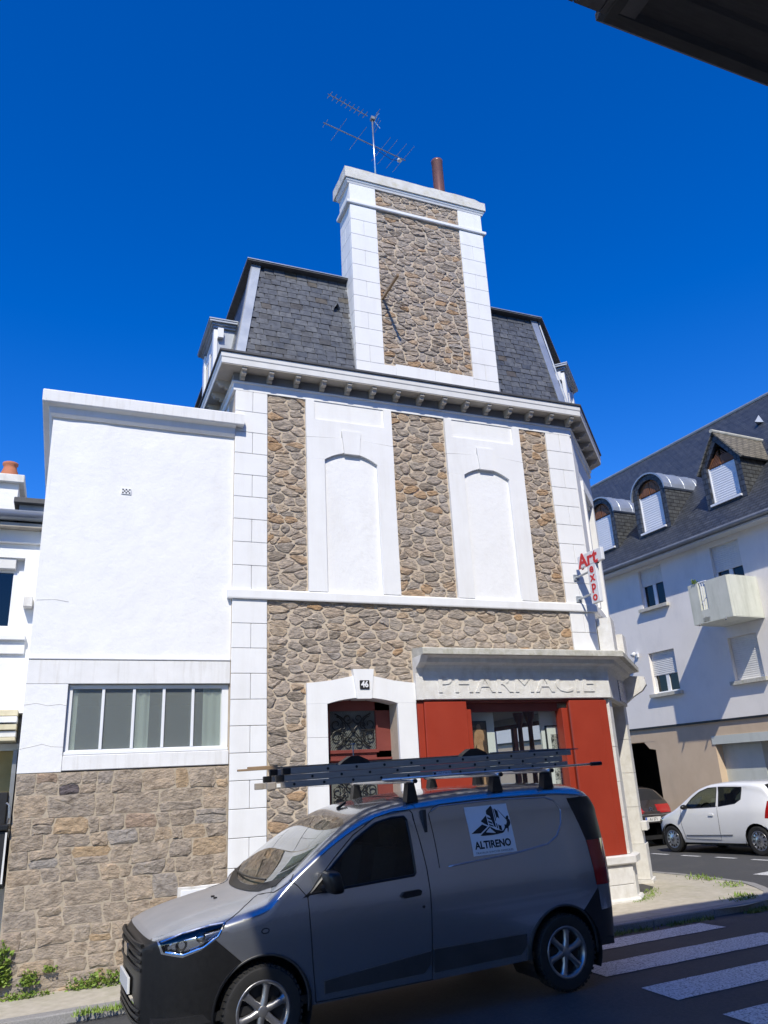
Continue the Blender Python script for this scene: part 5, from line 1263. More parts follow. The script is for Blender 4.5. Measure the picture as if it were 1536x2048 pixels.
for sg in (-1, 1):
    d_ = raw('door', *doors[sg], M_['vanpaint'], van)
    raw('door_window', *glassy[sg], M_['carglass'], d_)
    mb = MB(); mb.tube(S.line(dp+dp[:1], .0005, sg), .0045, 5); mb.build('door_gap', M_['gap'], d_, local=True)
    mb = MB(); mb.tube(S.line(swp+swp[:1], .001, sg), .011, 6); mb.build('window_seal', M_['blackplastic'], d_, local=True)
    ln = raw('headlight', *hl[sg], M_['clearlens'], van, .002)
    raw('headlight_bowl', *hl[sg], M_['chrome'], ln, -.045)
    mb = MB()
    for (u, z, r) in ((-.61, .83, .042), (-.47, .875, .036)):
        y = S.y(u, z); mb.lathe([(r, 0), (r*.75, sg*-.03), (.006, sg*-.045)], (u, sg*(y-.012), z), 'y', 16)
    mb.build('headlight_reflector', M_['black'], ln, local=True, smooth=True)
    mb = MB(); mb.tube(S.line([(-.745, .864), (-.60, .908), (-.40, .942), (-.29, .950), (-.345, .868), (-.45, .808), (-.593, .770), (-.715, .797)], -.006, sg), .008, 6); mb.build('headlight_bezel', M_['chrome'], ln, local=True)
    raw('tail_light', *tl[sg][0], M_['redlens'], van, .004); raw('tail_trim', *tl[sg][1], M_['blackplastic'], van, .003)
    mb = MB(); mb.box(3.14, 3.3, sg*.60, sg*.72, 1.22, 1.58)
    # black strip over the tail lamp
    # mirror
    mb = MB(); mb.add([tuple(p) for p in S.line([(.33, 1.05), (.40, 1.065), (.62, 1.09), (.56, 1.20), (.42, 1.11)], .006, sg, 1)], [(0, 1, 2, 3, 4)]); mb.build('mirror_base', M_['blackplastic'], d_, local=True)
    m_ = bmesh.new(); bmesh.ops.create_uvsphere(m_, u_segments=18, v_segments=12, radius=1)
    yb = S.y(.5, 1.13)
    for v in m_.verts:
        x, y, z = v.co; q = lambda t: math.copysign(abs(t)**.55, t); v.co = (.55+.062*q(x)-.02*q(z), sg*(yb+.13)+.115*q(y), 1.155+.088*q(z))
    me = bpy.data.meshes.new('mirror'); m_.to_mesh(me); m_.free(); me.polygons.foreach_set('use_smooth', [True]*len(me.polygons)); me.materials.append(M_['blackplastic'])
    o = bpy.data.objects.new('mirror', me); COL.objects.link(o); o.parent = d_
    mb = MB(); mb.tube([(.50, sg*(yb-.02), 1.10), (.54, sg*(yb+.08), 1.12)], .03, 8); mb.build('mirror_arm', M_['blackplastic'], d_, local=True)
    # handle
    mb = MB(); yy = S.y(1.28, .98); 
    hp = [(1.19, .965), (1.22, .995), (1.36, 1.0), (1.385, .985), (1.37, .955), (1.22, .945)]
    mb.prism(hp, lambda a, b, d: (a, sg*(S.y(a, b)+d), b), -.01, .028); mb.build('door_handle', M_['blackplastic'], d_, local=True)
    # lower side moulding
    for a, b in ((.50, 1.44), (1.475, 2.40)):
        mb = MB(); P = [(a, .35), (b-.06, .36), (b, .42), (b+.005, .515), (a, .525 if a > 1 else .44)]
        vs = []; pp = S.line(P+P[:1], .012, sg, 8)[:-1]; c = centroid(P); 
        mb.prism([(p[0], p[2]) for p in pp], lambda aa, bb, d: (aa, sg*(S.y(aa, bb)+d), bb), -.01, .013); mb.build('side_moulding', M_['archpaint'], van, local=True)
    # arch lips and wheel wells
    for cx in (0, WB):
        mb = MB(); pts = [(cx+.372*cos(a), .325+.372*sin(a)) for a in [pi*(-.06+1.12*i/30) for i in range(31)]]
        mb.tube([(u, sg*(S.y(u, max(z, .31))-.004), z) for u, z in pts], .012, 6); mb.build('arch_lip', M_['archpaint'], van, local=True, smooth=True)
        mb = MB(); pr_ = [(cx+.385*cos(a), .325+.385*sin(a)) for a in [pi*(-.15+1.3*i/24) for i in range(25)]]
        mb.add([(u, sg*.865, z) for u, z in pr_]+[(u, sg*.5, z) for u, z in pr_], [(i, i+1, 26+i, 25+i) for i in range(24)]+[tuple(range(25, 50))]); mb.build('wheel_well', M_['black'], van, local=True)
        wheel(van, cx, sg*.862, .312, .207, .19, sg, 'alloy')
    # pressed side panel
    mb = MB(); loop = [(1.60, 1.60), (1.68, 1.635), (2.3, 1.645), (2.85, 1.625), (2.95, 1.59), (3.0, 1.50), (2.96, 1.38), (2.88, 1.28), (2.76, 1.22), (2.4, 1.18), (1.68, 1.14)]
    mb.tube(S.line(loop, .0005, sg, 5), .007, 6); mb.build('panel_crease', M_['vanpaint'], body, local=True, smooth=True)
    mb = MB(); mb.tube(S.line([(1.59, 1.14), (1.575, 1.58), (1.62, 1.625), (1.70, 1.65), (2.3, 1.658), (2.87, 1.64)], -.001, sg, 5), .0045, 5); mb.build('panel_groove', M_['gap'], body, local=True)
    mb = MB(); mb.tube(S.line([(-.276, .955), (-.1, 1.03), (.12, 1.11), (.24, 1.18), (.28, 1.225)], -.001, sg), .0045, 5); mb.build('bonnet_gap', M_['gap'], body, local=True)
    mb = MB(); mb.tube(S.line([(-.365, .845), (-.17, .672)], .0, sg), .004, 5); mb.build('bumper_gap', M_['gap'], body, local=True)
    mb = MB(); mb.tube(S.line([(.375, 1.05), (.30, 1.14), (.24, 1.19)], .0, sg), .004, 5); mb.build('wing_gap', M_['gap'], body, local=True)
    mb = MB(); mb.tube(S.line([(1.45, 1.64), (1.42, 1.70), (1.41, 1.74)], -.001, sg), .004, 5); mb.build('roof_gap', M_['gap'], body, local=True)
# sticker with the company emblem on the left flank
sg = -1
def onside(a, b, d): return (a, -(S.y(a, b)+d), b)
SX, SZ = (1.945, 2.405), (1.195, 1.605)
mb = MB(); n = 8; vs = [onside(SX[0]+(SX[1]-SX[0])*i/n, SZ[0]+(SZ[1]-SZ[0])*j/n, .003) for j in range(n+1) for i in range(n+1)]
mb.add(vs, [(j*(n+1)+i, j*(n+1)+i+1, (j+1)*(n+1)+i+1, (j+1)*(n+1)+i) for j in range(n) for i in range(n)]); M_['sticker'] = material('sticker_film', (.72, .73, .74), (.76, .77, .78), 4, .5); stk = mb.build('sticker', M_['sticker'], van, local=True, smooth=True)
W, H = SX[1]-SX[0], SZ[1]-SZ[0]
def lg(P):                                        # emblem polygons in sticker units (0..1, y down)
    return [(SX[0]+W*x, SZ[1]-H*y) for x, y in P]
for P in [[(.49, .11), (.621, .015), (.646, .032), (.631, .472), (.596, .453), (.55, .233), (.477, .183)], [(.657, .041), (.674, .058), (.675, .503), (.649, .487)], [(.688, .07), (.756, .145), (.761, .553), (.698, .526)], [(.313, .317), (.467, .205), (.464, .424), (.38, .372)], [(.042, .55), (.327, .382), (.44, .439), (.254, .56)], [(.228, .61), (.488, .437), (.511, .449), (.437, .498), (.377, .552), (.413, .561), (.38, .599)], [(.488, .437), (.617, .52), (.809, .569), (.759, .599), (.598, .587), (.501, .484), (.498, .458)], [(.377, .552), (.598, .587), (.759, .599), (.533, .62), (.287, .616), (.248, .61)], [(.484, .242), (.564, .281), (.565, .322), (.484, .278)], [(.484, .319), (.566, .358), (.57, .399), (.483, .36)], [(.481, .385), (.574, .425), (.581, .457), (.487, .421)], [(.918, .278), (.946, .252), (.976, .26), (.98, .292), (.959, .315), (.985, .339), (.994, .402), (.966, .456), (.924, .488), (.917, .529), (.885, .608), (.877, .571), (.888, .515), (.856, .512), (.812, .559), (.756, .589), (.753, .562), (.801, .532), (.836, .479), (.836, .432), (.879, .437), (.91, .388), (.909, .336), (.894, .314)], [(.76, .115), (.773, .116), (.915, .316), (.899, .325)]]:
    mb = MB(); q = lg(P); mb.add([onside(a, b, .0045) for a, b in q], [tuple(range(len(q)))]); mb.build('emblem_shape', M_['black'], stk, local=True)
for txt, zc, ht, wd, of in (('ALTIRENO', .795, .16, .84, .006), ("TRAVAUX D'ACCÈS DIFFICILES", .945, .047, .86, .0006)):
    vs, fs = text_mesh(txt, 1, 0, of*6, 1, spacing=1.0); x0 = min(v[0] for v in vs); x1 = max(v[0] for v in vs); y0 = min(v[1] for v in vs); y1 = max(v[1] for v in vs)
    mb = MB(); mb.add([onside(SX[0]+W*(.06+wd*(v[0]-x0)/(x1-x0)), SZ[1]-H*(zc+ht*(.5-(v[1]-y0)/(y1-y0))), .0045) for v in vs], fs); mb.build('sticker_lettering', M_['black'], stk, local=True)
mb = MB(); mb.tube([onside(.02+.03*cos(a), .86+.018*sin(a), .0) for a in [2*pi*i/12 for i in range(13)]], .004, 5); mb.build('side_repeater', M_['gap'], van, local=True)
mb = MB(); mb.lathe([(.012, 0), (.012, -.004), (.001, -.005)], onside(1.40, .86, .0), 'y', 12); mb.build('door_lock', M_['black'], van, local=True)
# grille, badge, plate, wipers, cowl
mb = MB()
for z in (.66, .715, .77, .825): mb.prism([(-.005, -.012), (.03, -.02), (.03, .02), (-.01, .006)], lambda a, b, d: (-.895+.14*(d/.55)**2+.02*0+a, d, z+b), -.5, .5) if 0 else None
for z in (.665, .72, .775, .83):
    g_ = MB(); pts = [(-.898+.05*(y/.6)**4, y, z) for y in [-.56+1.12*i/16 for i in range(17)]]; g_.tube(pts, .016, 6); g_.build('grille_bar', M_['blackplastic'], van, local=True)
mb = MB(); mb.prism([(-.09, .70), (.09, .70), (.10, .76), (.07, .79), (-.07, .79), (-.10, .76)], lambda a, b, d: (-.905-d, a, b), 0, .012); mb.build('badge', M_['chrome'], van, local=True)
mb = MB(); mb.box(-.925, -.905, -.26, .26, .46, .575, .003); pl = mb.build('number_plate', M_['plate'], van, local=True)
for z in (.30, .345, .39): g_ = MB(); g_.tube([(-.895+.05*(y/.6)**4, y, z) for y in [-.54+1.08*i/16 for i in range(17)]], .016, 6); g_.build('lower_grille_bar', M_['blackplastic'], van, local=True)
mb = MB(); vs = []
for y in [-.72+1.44*i/24 for i in range(25)]:
    c0 = .06+.16*(abs(y)/.72)**2.4; vs += [(c0-.07, y, S.z(c0-.07, y)+.006), (c0+.012, y, S.z(c0+.012, y)+.004)]
mb.add(vs, [(2*i, 2*i+1, 2*i+3, 2*i+2) for i in range(24)]); mb.build('cowl', M_['blackplastic'], van, local=True)
for y0, y1 in ((-.52, .12), (.0, .58)):
    mb = MB(); mb.tube([(.10+.1*abs(y0+(y1-y0)*t)**2, y0+(y1-y0)*t, S.z(.10+.1*abs(y0+(y1-y0)*t)**2+.03, y0+(y1-y0)*t)+.012) for t in [i/8 for i in range(9)]], .009, 5); mb.build('wiper', M_['blackplastic'], van, local=True)
for y in (-.22, -.12): mb = MB(); mb.box(-.245, -.215, y-.012, y+.012, S.z(-.23, y)-.002, S.z(-.23, y)+.012, .003); mb.build('washer_jet', M_['blackplastic'], van, local=True)
# cabin
mb = MB(); mb.box(-.8, 3.4, -.8, .8, .30, .36); mb.build('floor_pan', M_['black'], van, local=True)
mb = MB(); mb.box(.12, .50, -.78, .78, .75, 1.06, .03); ds = mb.build('dashboard', M_['seat'], van, local=True)
mb = MB(); mb.box(1.5, 1.53, -.8, .8, .4, 1.62); mb.build('bulkhead', M_['darkroom'], van, local=True)
for y in (-.4, .4):
    mb = MB(); mb.box(.75, 1.22, y-.24, y+.24, .55, .75, .05); st = mb.build('seat', M_['seat'], van, local=True)
    mb = MB(); mb.obox((1.15, y-.24, .72), (.14, 0, 0), (0, .48, 0), (.14, 0, .58)); mb.build('seat_back', M_['seat'], st, local=True)
    mb = MB(); mb.box(1.27, 1.36, y-.13, y+.13, 1.32, 1.5, .03); mb.build('headrest', M_['seat'], st, local=True)
mb = MB(); mb.tube([(.56+.05*sin(a)*.5, -.4+.18*cos(a), 1.02+.16*sin(a)) for a in [2*pi*i/24 for i in range(25)]], .014, 6); mb.build('steering_wheel', M_['black'], van, local=True)
for i, (a, b) in enumerate((((.2, -.62), (.44, -.25)), ((.18, -.12), (.40, .15)))):
    mb = MB(); mb.box(a[0], b[0], a[1], b[1], 1.063, 1.068); mb.build('dashboard_paper', M_['paper'], van, local=True)
mb = MB(); mb.box(.93, .97, -.10, .10, 1.49, 1.55, .01); mb.build('rear_view_mirror', M_['black'], van, local=True)
mb = MB(); mb.obox((.98, -.02, S.z(.98, 0)-.005), (.09, 0, .05), (0, .03, 0), (0, 0, .025)); mb.build('aerial_base', M_['black'], van, local=True)
# roof bars with feet
for u in (1.45, 2.36, 2.95):
    mb = MB(); mb.tube([(u, y, 1.868) for y in (-.78, -.7, 0, .7, .78)], .017, 10); rb_ = mb.build('roof_bar', M_['alu'], van, local=True, smooth=True)
    for sg in (-1, 1):
        mb = MB(); yy = sg*.66; zz = S.z(u, .66)-.01; mb.prism([(-.06, zz), (.06, zz), (.05, zz+.05), (.03, 1.852), (-.03, 1.852), (-.05, zz+.05)], lambda a, b, d: (u+a, yy+d, b), -.045, .045); mb.build('bar_foot', M_['blackplastic'], rb_, local=True)
        mb = MB(); mb.tube([(u, sg*.778, 1.868), (u, sg*.80, 1.868)], .02, 10); mb.build('bar_end_cap', M_['blackplastic'], rb_, local=True)

# ladder and poles carried on the roof bars
lad = thing('extension_ladder', None, 'grey three-section aluminium ladder lying flat on the roof bars of the van', 'ladder', mat=VM)
for k, (a, b, z0) in enumerate(((.20, 3.36, 1.889), (.28, 3.30, 1.945), (.34, 3.42, 2.001))):
    sec = None
    for yy in (-.50, -.10):
        mb = MB(); mb.box(a, b, yy-.013, yy+.013, z0, z0+.053, .003); r_ = mb.build('ladder_rail', M_['aludull'], lad, local=True)
        if yy == -.5:
            u = a+.2+.09*k
            while u < b-.1:
                mb = MB(); mb.tube([(u, yy-.0135, z0+.028), (u, yy-.0175, z0+.028)], .0125, 8); mb.build('rung_end', M_['black'], r_, local=True); u += .28
        mb = MB(); mb.box(a-.045, a+.03, yy-.02, yy+.02, z0-.001, z0+.055, .004); mb.build('rail_foot', M_['blackplastic'] if k else M_['aludull'], r_, local=True)
    u = a+.2+.09*k
    while u < b-.1:
        mb = MB(); mb.tube([(u, -.49, z0+.028), (u, -.11, z0+.028)], .014, 8); mb.build('ladder_rung', M_['aludull'], lad, local=True); u += .28
mb = MB(); mb.box(1.78, 1.98, -.5155, -.5135, 1.905, 1.935); M_['labelblue'] = material('printed_label', None, None, 60, .5, stops=[(.42, (.10, .16, .32)), (.5, (.55, .58, .62)), (.6, (.2, .25, .4))]); mb.build('safety_label', M_['labelblue'], lad, local=True)
mb = MB(); mb.box(.24, .275, -.5155, -.5135, 1.90, 1.93); mb.build('safety_label', M_['paper'], lad, local=True)
for u, L in ((1.02, 1), (2.30, 0)):
    mb = MB(); mb.prism([(-.16, 2.054), (.14, 2.054), (.12, 2.085), (.03, 2.125), (-.05, 2.125), (-.13, 2.08)], lambda a, b, d: (u+a, d, b), -.46, -.36); cl = mb.build('ladder_clamp', M_['blackplastic'], lad, local=True)
    if L: mb = MB(); mb.tube([(u, -.4, 2.12), (u, -.4, 2.23)], .006, 6); mb.tube([(u-.025, -.4, 2.232), (u+.025, -.4, 2.232)], .006, 6); mb.build('clamp_handle', M_['zincdark'], cl, local=True)
bt = thing('wooden_batten', None, 'thin pale wooden batten lying on top of the ladder on the van', 'batten', mat=VM)
mb = MB(); mb.box(-.06, 3.0, -.36, -.31, 2.054, 2.072, .002); mb.build('batten_shaft', M_['wood'], bt, local=True)
mb = MB(); mb.box(.03, .30, -.355, -.315, 2.072, 2.088, .002); mb.build('batten_shim', M_['wood'], bt, local=True)
po = thing('telescopic_pole', None, 'slim metal pole with a black rubber end sticking out behind the ladder', 'pole', mat=VM)
mb = MB(); mb.tube([(1.2, -.62, 1.897), (3.62, -.62, 1.897)], .011, 8); mb.build('pole_shaft', M_['alu'], po, local=True, smooth=True)
mb = MB(); mb.tube([(3.57, -.62, 1.897), (3.70, -.62, 1.897)], .02, 8); mb.build('pole_grip', M_['blackplastic'], po, local=True)
rd = thing('dark_wooden_rod', None, 'dark pointed wooden rod projecting rearwards above the ladder', 'rod', mat=VM)
mb = MB(); mb.tube([(2.6, -.25, 2.068), (3.3, -.25, 2.068), (3.72, -.25, 2.06)], [.013, .013, .005], 8); mb.build('rod_shaft', M_['seat'], rd, local=True)

# ---- small cars in the side street -----------------------------------------------
def small_car(name, label, org, ang, paint, P, plate=None):
    z0_ = gz(org[0], org[1]); f = Vector((sin(ang), -cos(ang), 0))           # local x (rearwards) in world
    end = Vector((org[0], org[1], 0))+f*P['wb']; z1_ = gz(end.x, end.y); ux = Vector((f.x*P['wb'], f.y*P['wb'], z1_-z0_)).normalized(); lft = ux.cross(Vector((0, 0, 1))).normalized(); uz = lft.cross(ux)
    Mx = Matrix((ux, -lft, uz)).transposed().to_4x4(); Mx.translation = Vector((org[0], org[1], z0_+.003))-lft*P['hw']
    car = thing(name, None, label, 'car', 'cars parked in the side street', mat=Mx)
    S = Shell(P['zt'], P['z0'], P['b'], P['rz'], P['ex'], P['prof'], P['u0'], P['u1'], nu=70, ns=14, na=10, capf=P.get('capf', .05), capr=P.get('capr', .05))
    R = P['R']
    for sg in (-1, 1):
        for cx in (0, P['wb']): S.take(circ(cx, R+.01, R+.045, 22), 'side', SIDE(sg))
    got = {}
    for k, (poly, view, cond) in P['takes'].items():
        if view == 'side':
            for sg in (-1, 1): got[(k, sg)] = S.take(poly, 'side', lambda c, n, sg=sg: c.y*sg > .25)
        else: got[(k, 0)] = S.take(poly, view, cond)
    raw('car_body', *S.rest(), paint, car)
    mats = dict(door_window=M_['carclear'] if P.get('clear') else M_['carglass'], quarter_window=M_['carglass'], windscreen=M_['windscreen'], rear_window=M_['carglass'], headlight=M_['clearlens'], tail_light=M_['redlens'], rear_bumper=M_['blackplastic'], hatch_glass=M_['black'])
    for (k, sg), (vs, fs) in got.items():
        if fs: raw(k, vs, fs, mats[k], car, .002 if 'light' in k else 0)
        if k == 'headlight' and fs: raw('headlight_bowl', vs, fs, M_['chrome'], car, -.02)
    for sg in (-1, 1):
        mb = MB(); mb.tube(S.line(P['door'], .0, sg), .004, 5); mb.build('door_gap', M_['gap'], car, local=True)
        for key in ('door_window', 'quarter_window'):
            if key in P['takes']: q = P['takes'][key][0]; mb = MB(); mb.tube(S.line(q+q[:1], .001, sg, 4), .009, 5); mb.build('window_seal', M_['blackplastic'], car, local=True)
        for cx in (0, P['wb']):
            wheel(car, cx, sg*(P['hw']+.005), R, R*.66, .165, sg, 'cover')
            mb = MB(); pr_ = [(cx+(R+.06)*cos(a), R+.01+(R+.06)*sin(a)) for a in [pi*(-.12+1.24*i/20) for i in range(21)]]
            mb.add([(u, sg*(P['hw']-.005), z) for u, z in pr_]+[(u, sg*.4, z) for u, z in pr_], [(i, i+1, 22+i, 21+i) for i in range(20)]+[tuple(range(21, 42))]); mb.build('wheel_well', M_['black'], car, local=True)
        hu, hz = P['handle']; mb = MB(); mb.prism([(hu-.07, hz-.015), (hu+.06, hz-.02), (hu+.075, hz+.005), (hu+.05, hz+.022), (hu-.06, hz+.022)], lambda a, b, d: (a, sg*(S.y(a, b)+d), b), -.005, .02); mb.build('door_handle', paint, car, local=True)
        mu, mz = P['mirror']; yb = S.y(mu, mz)
        m_ = bmesh.new(); bmesh.ops.create_uvsphere(m_, u_segments=12, v_segments=8, radius=1)
        for v in m_.verts: v.co = (mu+.055*v.co.x, sg*(yb+.10)+.10*v.co.y, mz+.055*v.co.z)
        me = bpy.data.meshes.new('mirror'); m_.to_mesh(me); m_.free(); me.polygons.foreach_set('use_smooth', [True]*len(me.polygons)); me.materials.append(M_['blackplastic']); o = bpy.data.objects.new('mirror', me); COL.objects.link(o); o.parent = car
        if 'strip' in P:
            a, b, z = P['strip']; mb = MB(); mb.tube(S.line([(a, z-.01), (b, z+.01)], .003, sg), .011, 6); mb.build('side_strip', M_['zincdark'], car, local=True)
    mb = MB(); mb.box(P['u0']+.05, P['u1']-.05, -P['hw']+.12, P['hw']-.12, .17, .26); mb.build('floor_pan', M_['black'], car, local=True)
    for u in P['seats']:
        for y in (-.34, .34):
            mb = MB(); mb.box(u-.45, u, y-.22, y+.22, .42, .58, .04); mb.obox((u-.06, y-.22, .55), (.12, 0, 0), (0, .44, 0), (.12, 0, .52)); mb.box(u+.05, u+.15, y-.11, y+.11, 1.06, 1.22, .02); mb.build('seat', M_['seat'], car, local=True)
    mb = MB(); mb.box(P['dash'][0], P['dash'][1], -.65, .65, .6, P['dash'][2], .02); mb.build('dashboard', M_['black'], car, local=True)
    mb = MB(); mb.tube([(P['dash'][1]+.08+.06*sin(a), -.34+.17*cos(a), P['dash'][2]+.02+.15*sin(a)) for a in [2*pi*i/20 for i in range(21)]], .014, 6); mb.build('steering_wheel', M_['black'], car, local=True)
    return car, S
white = dict(wb=2.42, hw=.80, R=.285, u0=-.52, u1=2.93, clear=True, capf=.05, capr=.04,
    zt=[(-.52, .66), (-.45, .76), (-.25, .855), (.1, .945), (.22, .985), (.95, 1.385), (1.25, 1.45), (1.7, 1.475), (2.3, 1.455), (2.62, 1.40), (2.78, 1.22), (2.88, .98), (2.93, .80)],
    z0=[(-.52, .26), (-.3, .2), (.4, .22), (2.3, .23), (2.93, .30)], b=[(-.52, .58), (-.42, .70), (-.2, .78), (.2, .815), (2.3, .82), (2.65, .79), (2.85, .72), (2.93, .64)],
    rz=[(-.52, .05), (-.2, .14), (.2, .12), (.9, .14), (2.6, .16), (2.93, .1)], ex=[(-.52, 2.3), (.0, 2.6), (.4, 4), (2.6, 3.4), (2.93, 2.6)],
    prof=[(.2, .94), (.35, .985), (.6, 1), (.85, .985), (.95, .955), (1.2, .86), (1.48, .75)],
    takes=dict(door_window=([(.50, .955), (.70, .945), (1.42, .965), (1.44, 1.36), (1.2, 1.352), (.95, 1.28), (.72, 1.15)], 'side', None), quarter_window=([(1.50, .97), (1.95, 1.02), (2.10, 1.10), (2.13, 1.34), (1.50, 1.365)], 'side', None),
        windscreen=([(.24, 0), (.30, .5), (.40, .66), (.92, .56), (.96, 0), (.92, -.56), (.40, -.66), (.30, -.5)], 'plan', lambda c, n: n.z > .2),
        rear_window=([(2.63, -.55), (2.63, .55), (2.86, .60), (2.86, -.60)], 'plan', lambda c, n: n.z > -.1 and c.z > .95), headlight=([(-.53, .62), (-.30, .74), (-.18, .80), (-.34, .60)], 'side', None), tail_light=([(2.66, .72), (2.95, .70), (2.9, 1.05), (2.74, 1.05)], 'side', None)),
    door=[(.42, .30), (.36, .6), (.38, .93), (.50, .965)]+[(1.46, .97), (1.47, .7), (1.44, .29), (.42, .30)], handle=(1.28, .80), mirror=(.58, .97), strip=(.46, 1.78, .385), seats=(1.35, 2.05), dash=(.3, .62, .86))
small_car('white_hatchback', 'small white three-door hatchback parked along the ochre wall', (13.42, 5.50), radians(3.0), M_['carwhite'], white)
dark = dict(wb=2.47, hw=.84, R=.30, u0=-.70, u1=3.15,
    zt=[(-.70, .66), (-.55, .80), (-.2, .92), (.15, 1.0), (.3, 1.05), (1.1, 1.44), (1.6, 1.50), (2.3, 1.48), (2.65, 1.42), (2.9, 1.20), (3.06, 1.0), (3.15, .86)],
    z0=[(-.7, .27), (0, .2), (3.15, .3)], b=[(-.7, .6), (-.5, .75), (0, .84), (2.5, .85), (2.9, .83), (3.08, .77), (3.15, .70)], rz=[(-.7, .05), (0, .14), (1, .15), (2.6, .17), (3.15, .08)], ex=[(-.7, 2.3), (0, 2.6), (.5, 4), (3.15, 3.4)],
    prof=[(.2, .94), (.35, .985), (.6, 1), (.9, .985), (1.2, .87), (1.5, .76)],
    takes=dict(door_window=([(.6, 1.0), (1.5, 1.03), (1.5, 1.39), (1.1, 1.35), (.8, 1.18)], 'side', None), quarter_window=([(1.58, 1.03), (2.4, 1.1), (2.3, 1.38), (1.58, 1.4)], 'side', None), windscreen=([(.35, .66), (1.05, .56), (1.05, -.56), (.35, -.66)], 'plan', lambda c, n: n.z > .2),
        hatch_glass=([(2.68, -.58), (2.68, .58), (2.97, .66), (2.97, -.66)], 'plan', lambda c, n: n.z > -.1 and c.z > 1.0), tail_light=([(2.80, .80), (3.2, .80), (3.1, 1.0), (2.86, 1.02)], 'side', None), rear_bumper=([(2.7, .2), (3.4, .2), (3.4, .56), (2.82, .56)], 'side', None)),
    door=[(.5, .3), (.45, .9), (.6, 1.0), (1.54, 1.02), (1.53, .3)], handle=(1.35, .9), mirror=(.62, 1.0), seats=(1.4, 2.2), dash=(.4, .7, .9))
dc, DS = small_car('dark_hatchback', 'dark brown hatchback seen from behind, parked ahead of the small white car', (13.35, 10.35), radians(3.0), M_['carbrown'], dark)
mb = MB(); mb.box(3.196, 3.21, -.26, .26, .60, .71, .003); pl = mb.build('number_plate', M_['plate'], dc, local=True)
mb = MB(); mb.box(3.2105, 3.213, -.26, -.215, .60, .71); mb.build('plate_strip', M_['platestrip'], pl, local=True)
vs, fs = text_mesh('A1 571', .1, 0, .001, .95); mb = MB(); mb.add([(3.2135, v[0]+.01, .655+v[1]) for v in vs], fs); mb.build('plate_lettering', M_['black'], pl, local=True)
for k in range(2):
    mb = MB(); z = .88+.045*k; mb.prism([(-.06, z-.03), (0, z+.012), (.06, z-.03), (.06, z-.005), (0, z+.037), (-.06, z-.005)], lambda a, b, d: (3.125+(1.0-b)*.22+d, a, b), .02, .035); mb.build('chevron_badge', M_['chrome'], dc, local=True)
mb = MB(); mb.tube([(3.13+.07*cos(y), y, .765) for y in [-.6+1.2*i/10 for i in range(11)]], .012, 6); mb.build('rear_trim', M_['chrome'], dc, local=True)

# ------------------------------------------------------------------ small things
# projecting shop sign, square to the facade
sg_ = thing('shop_sign', (7.5, 0, 4.35), 'white projecting sign with red letters reading Art expo on the white corner quoins', 'sign')
mb = MB(); mb.box(7.47, 7.53, -.78, -.167, 4.972, 5.175, .008); b1_ = mb.build('sign_board', M_['signwhite'], sg_)
mb = MB(); mb.box(7.47, 7.53, -.60, -.385, 4.355, 4.970, .008); b2_ = mb.build('sign_board', M_['signwhite'], sg_)
def sign_text(t, size, yc, zc, parent, sx=1):
    for face, mir in ((7.469, 1), (7.531, -1)):
        vs, fs = text_mesh(t, size, .003, size*.03, sx); mb = MB(); mb.add([(face-mir*v[2], yc-mir*v[0], zc+v[1]) for v in vs], fs); mb.build('sign_letter', M_['signred'], parent)
for ch, yc, s in (('A', -.30, .32), ('r', -.475, .30), ('t', -.61, .32)): sign_text(ch, s, yc, 5.065, b1_, 1.05)
for ch, zc in (('e', 4.90), ('x', 4.765), ('p', 4.625), ('o', 4.455)): sign_text(ch, .20, -.4925, zc, b2_, 1.05)
for z in (4.866, 4.511):
    mb = MB(); mb.tube([(7.5, -.05, z), (7.5, -.40, z+.01)], .018, 8); a_ = mb.build('sign_arm', M_['zinc'], sg_)
    mb = MB(); mb.box(7.45, 7.55, -.055, -.03, z-.05, z+.05, .004); mb.build('arm_plate', M_['zinc'], a_)

# television aerial on the chimney
an = thing('television_aerial', (4.515, .3, 12.05), 'metal television aerial with two booms on a mast on top of the chimney', 'aerial')
mb = MB(); mb.tube([(4.515, .3, 12.0), (4.51, .3, 13.80)], .017, 8); mb.build('mast', M_['alu'], an, smooth=True)
def yagi(c, d, z, els, r, name, er=.004, tilt=0):
    c = Vector(c); d = Vector(d).normalized(); s_ = Vector((-d.y, d.x, 0))
    a, b = els[0][0], els[-1][0]
    mb = MB(); mb.tube([c+d*(a-.05), c+d*(b+.04)], r, 6); bo = mb.build(name, M_['alu'], an)
    for t, L in els:
        mb = MB(); mb.tube([c+d*t-s_*L/2, c+d*t+s_*L/2], er, 5); mb.build('aerial_element', M_['alu'], bo)
    return bo
dv = Vector((3.594-4.518, .055-.3, 0))
els = [(.955-.098*i, .17) for i in range(9)][::-1]
yg = yagi((4.515, .3, 13.735), dv, 0, els, .009, 'upper_boom', .006)
rf = MB()
for sgz in (-1, 1):
    for k in range(3): z = 13.735+sgz*(.04+.05*k); rf.tube([(4.56+.03*k, .16, z), (4.56+.03*k, .46, z)], .005, 5)
    rf.tube([(4.53, .3, 13.735), (4.66, .3, 13.735+sgz*.18)], .006, 5)
rf.build('aerial_reflector', M_['alu'], an)
mb = MB(); mb.box(4.48, 4.55, .26, .34, 13.70, 13.77, .005); mb.build('mast_clamp', M_['zincdark'], an)
dv2 = Vector((3.467-5.208, .152-.49, 0))
els2 = [(-.66, .75), (-.50, .70), (-.30, .70), (-.16, .66), (.35, .62), (.75, .58), (1.03, .2)]
yagi((4.515, .3, 13.085), dv2, 0, els2, .011, 'lower_boom', .004)
mb = MB(); mb.box(5.07, 5.14, .43, .5, 13.06, 13.12, .005); mb.build('dipole_box', M_['pvc'], an)
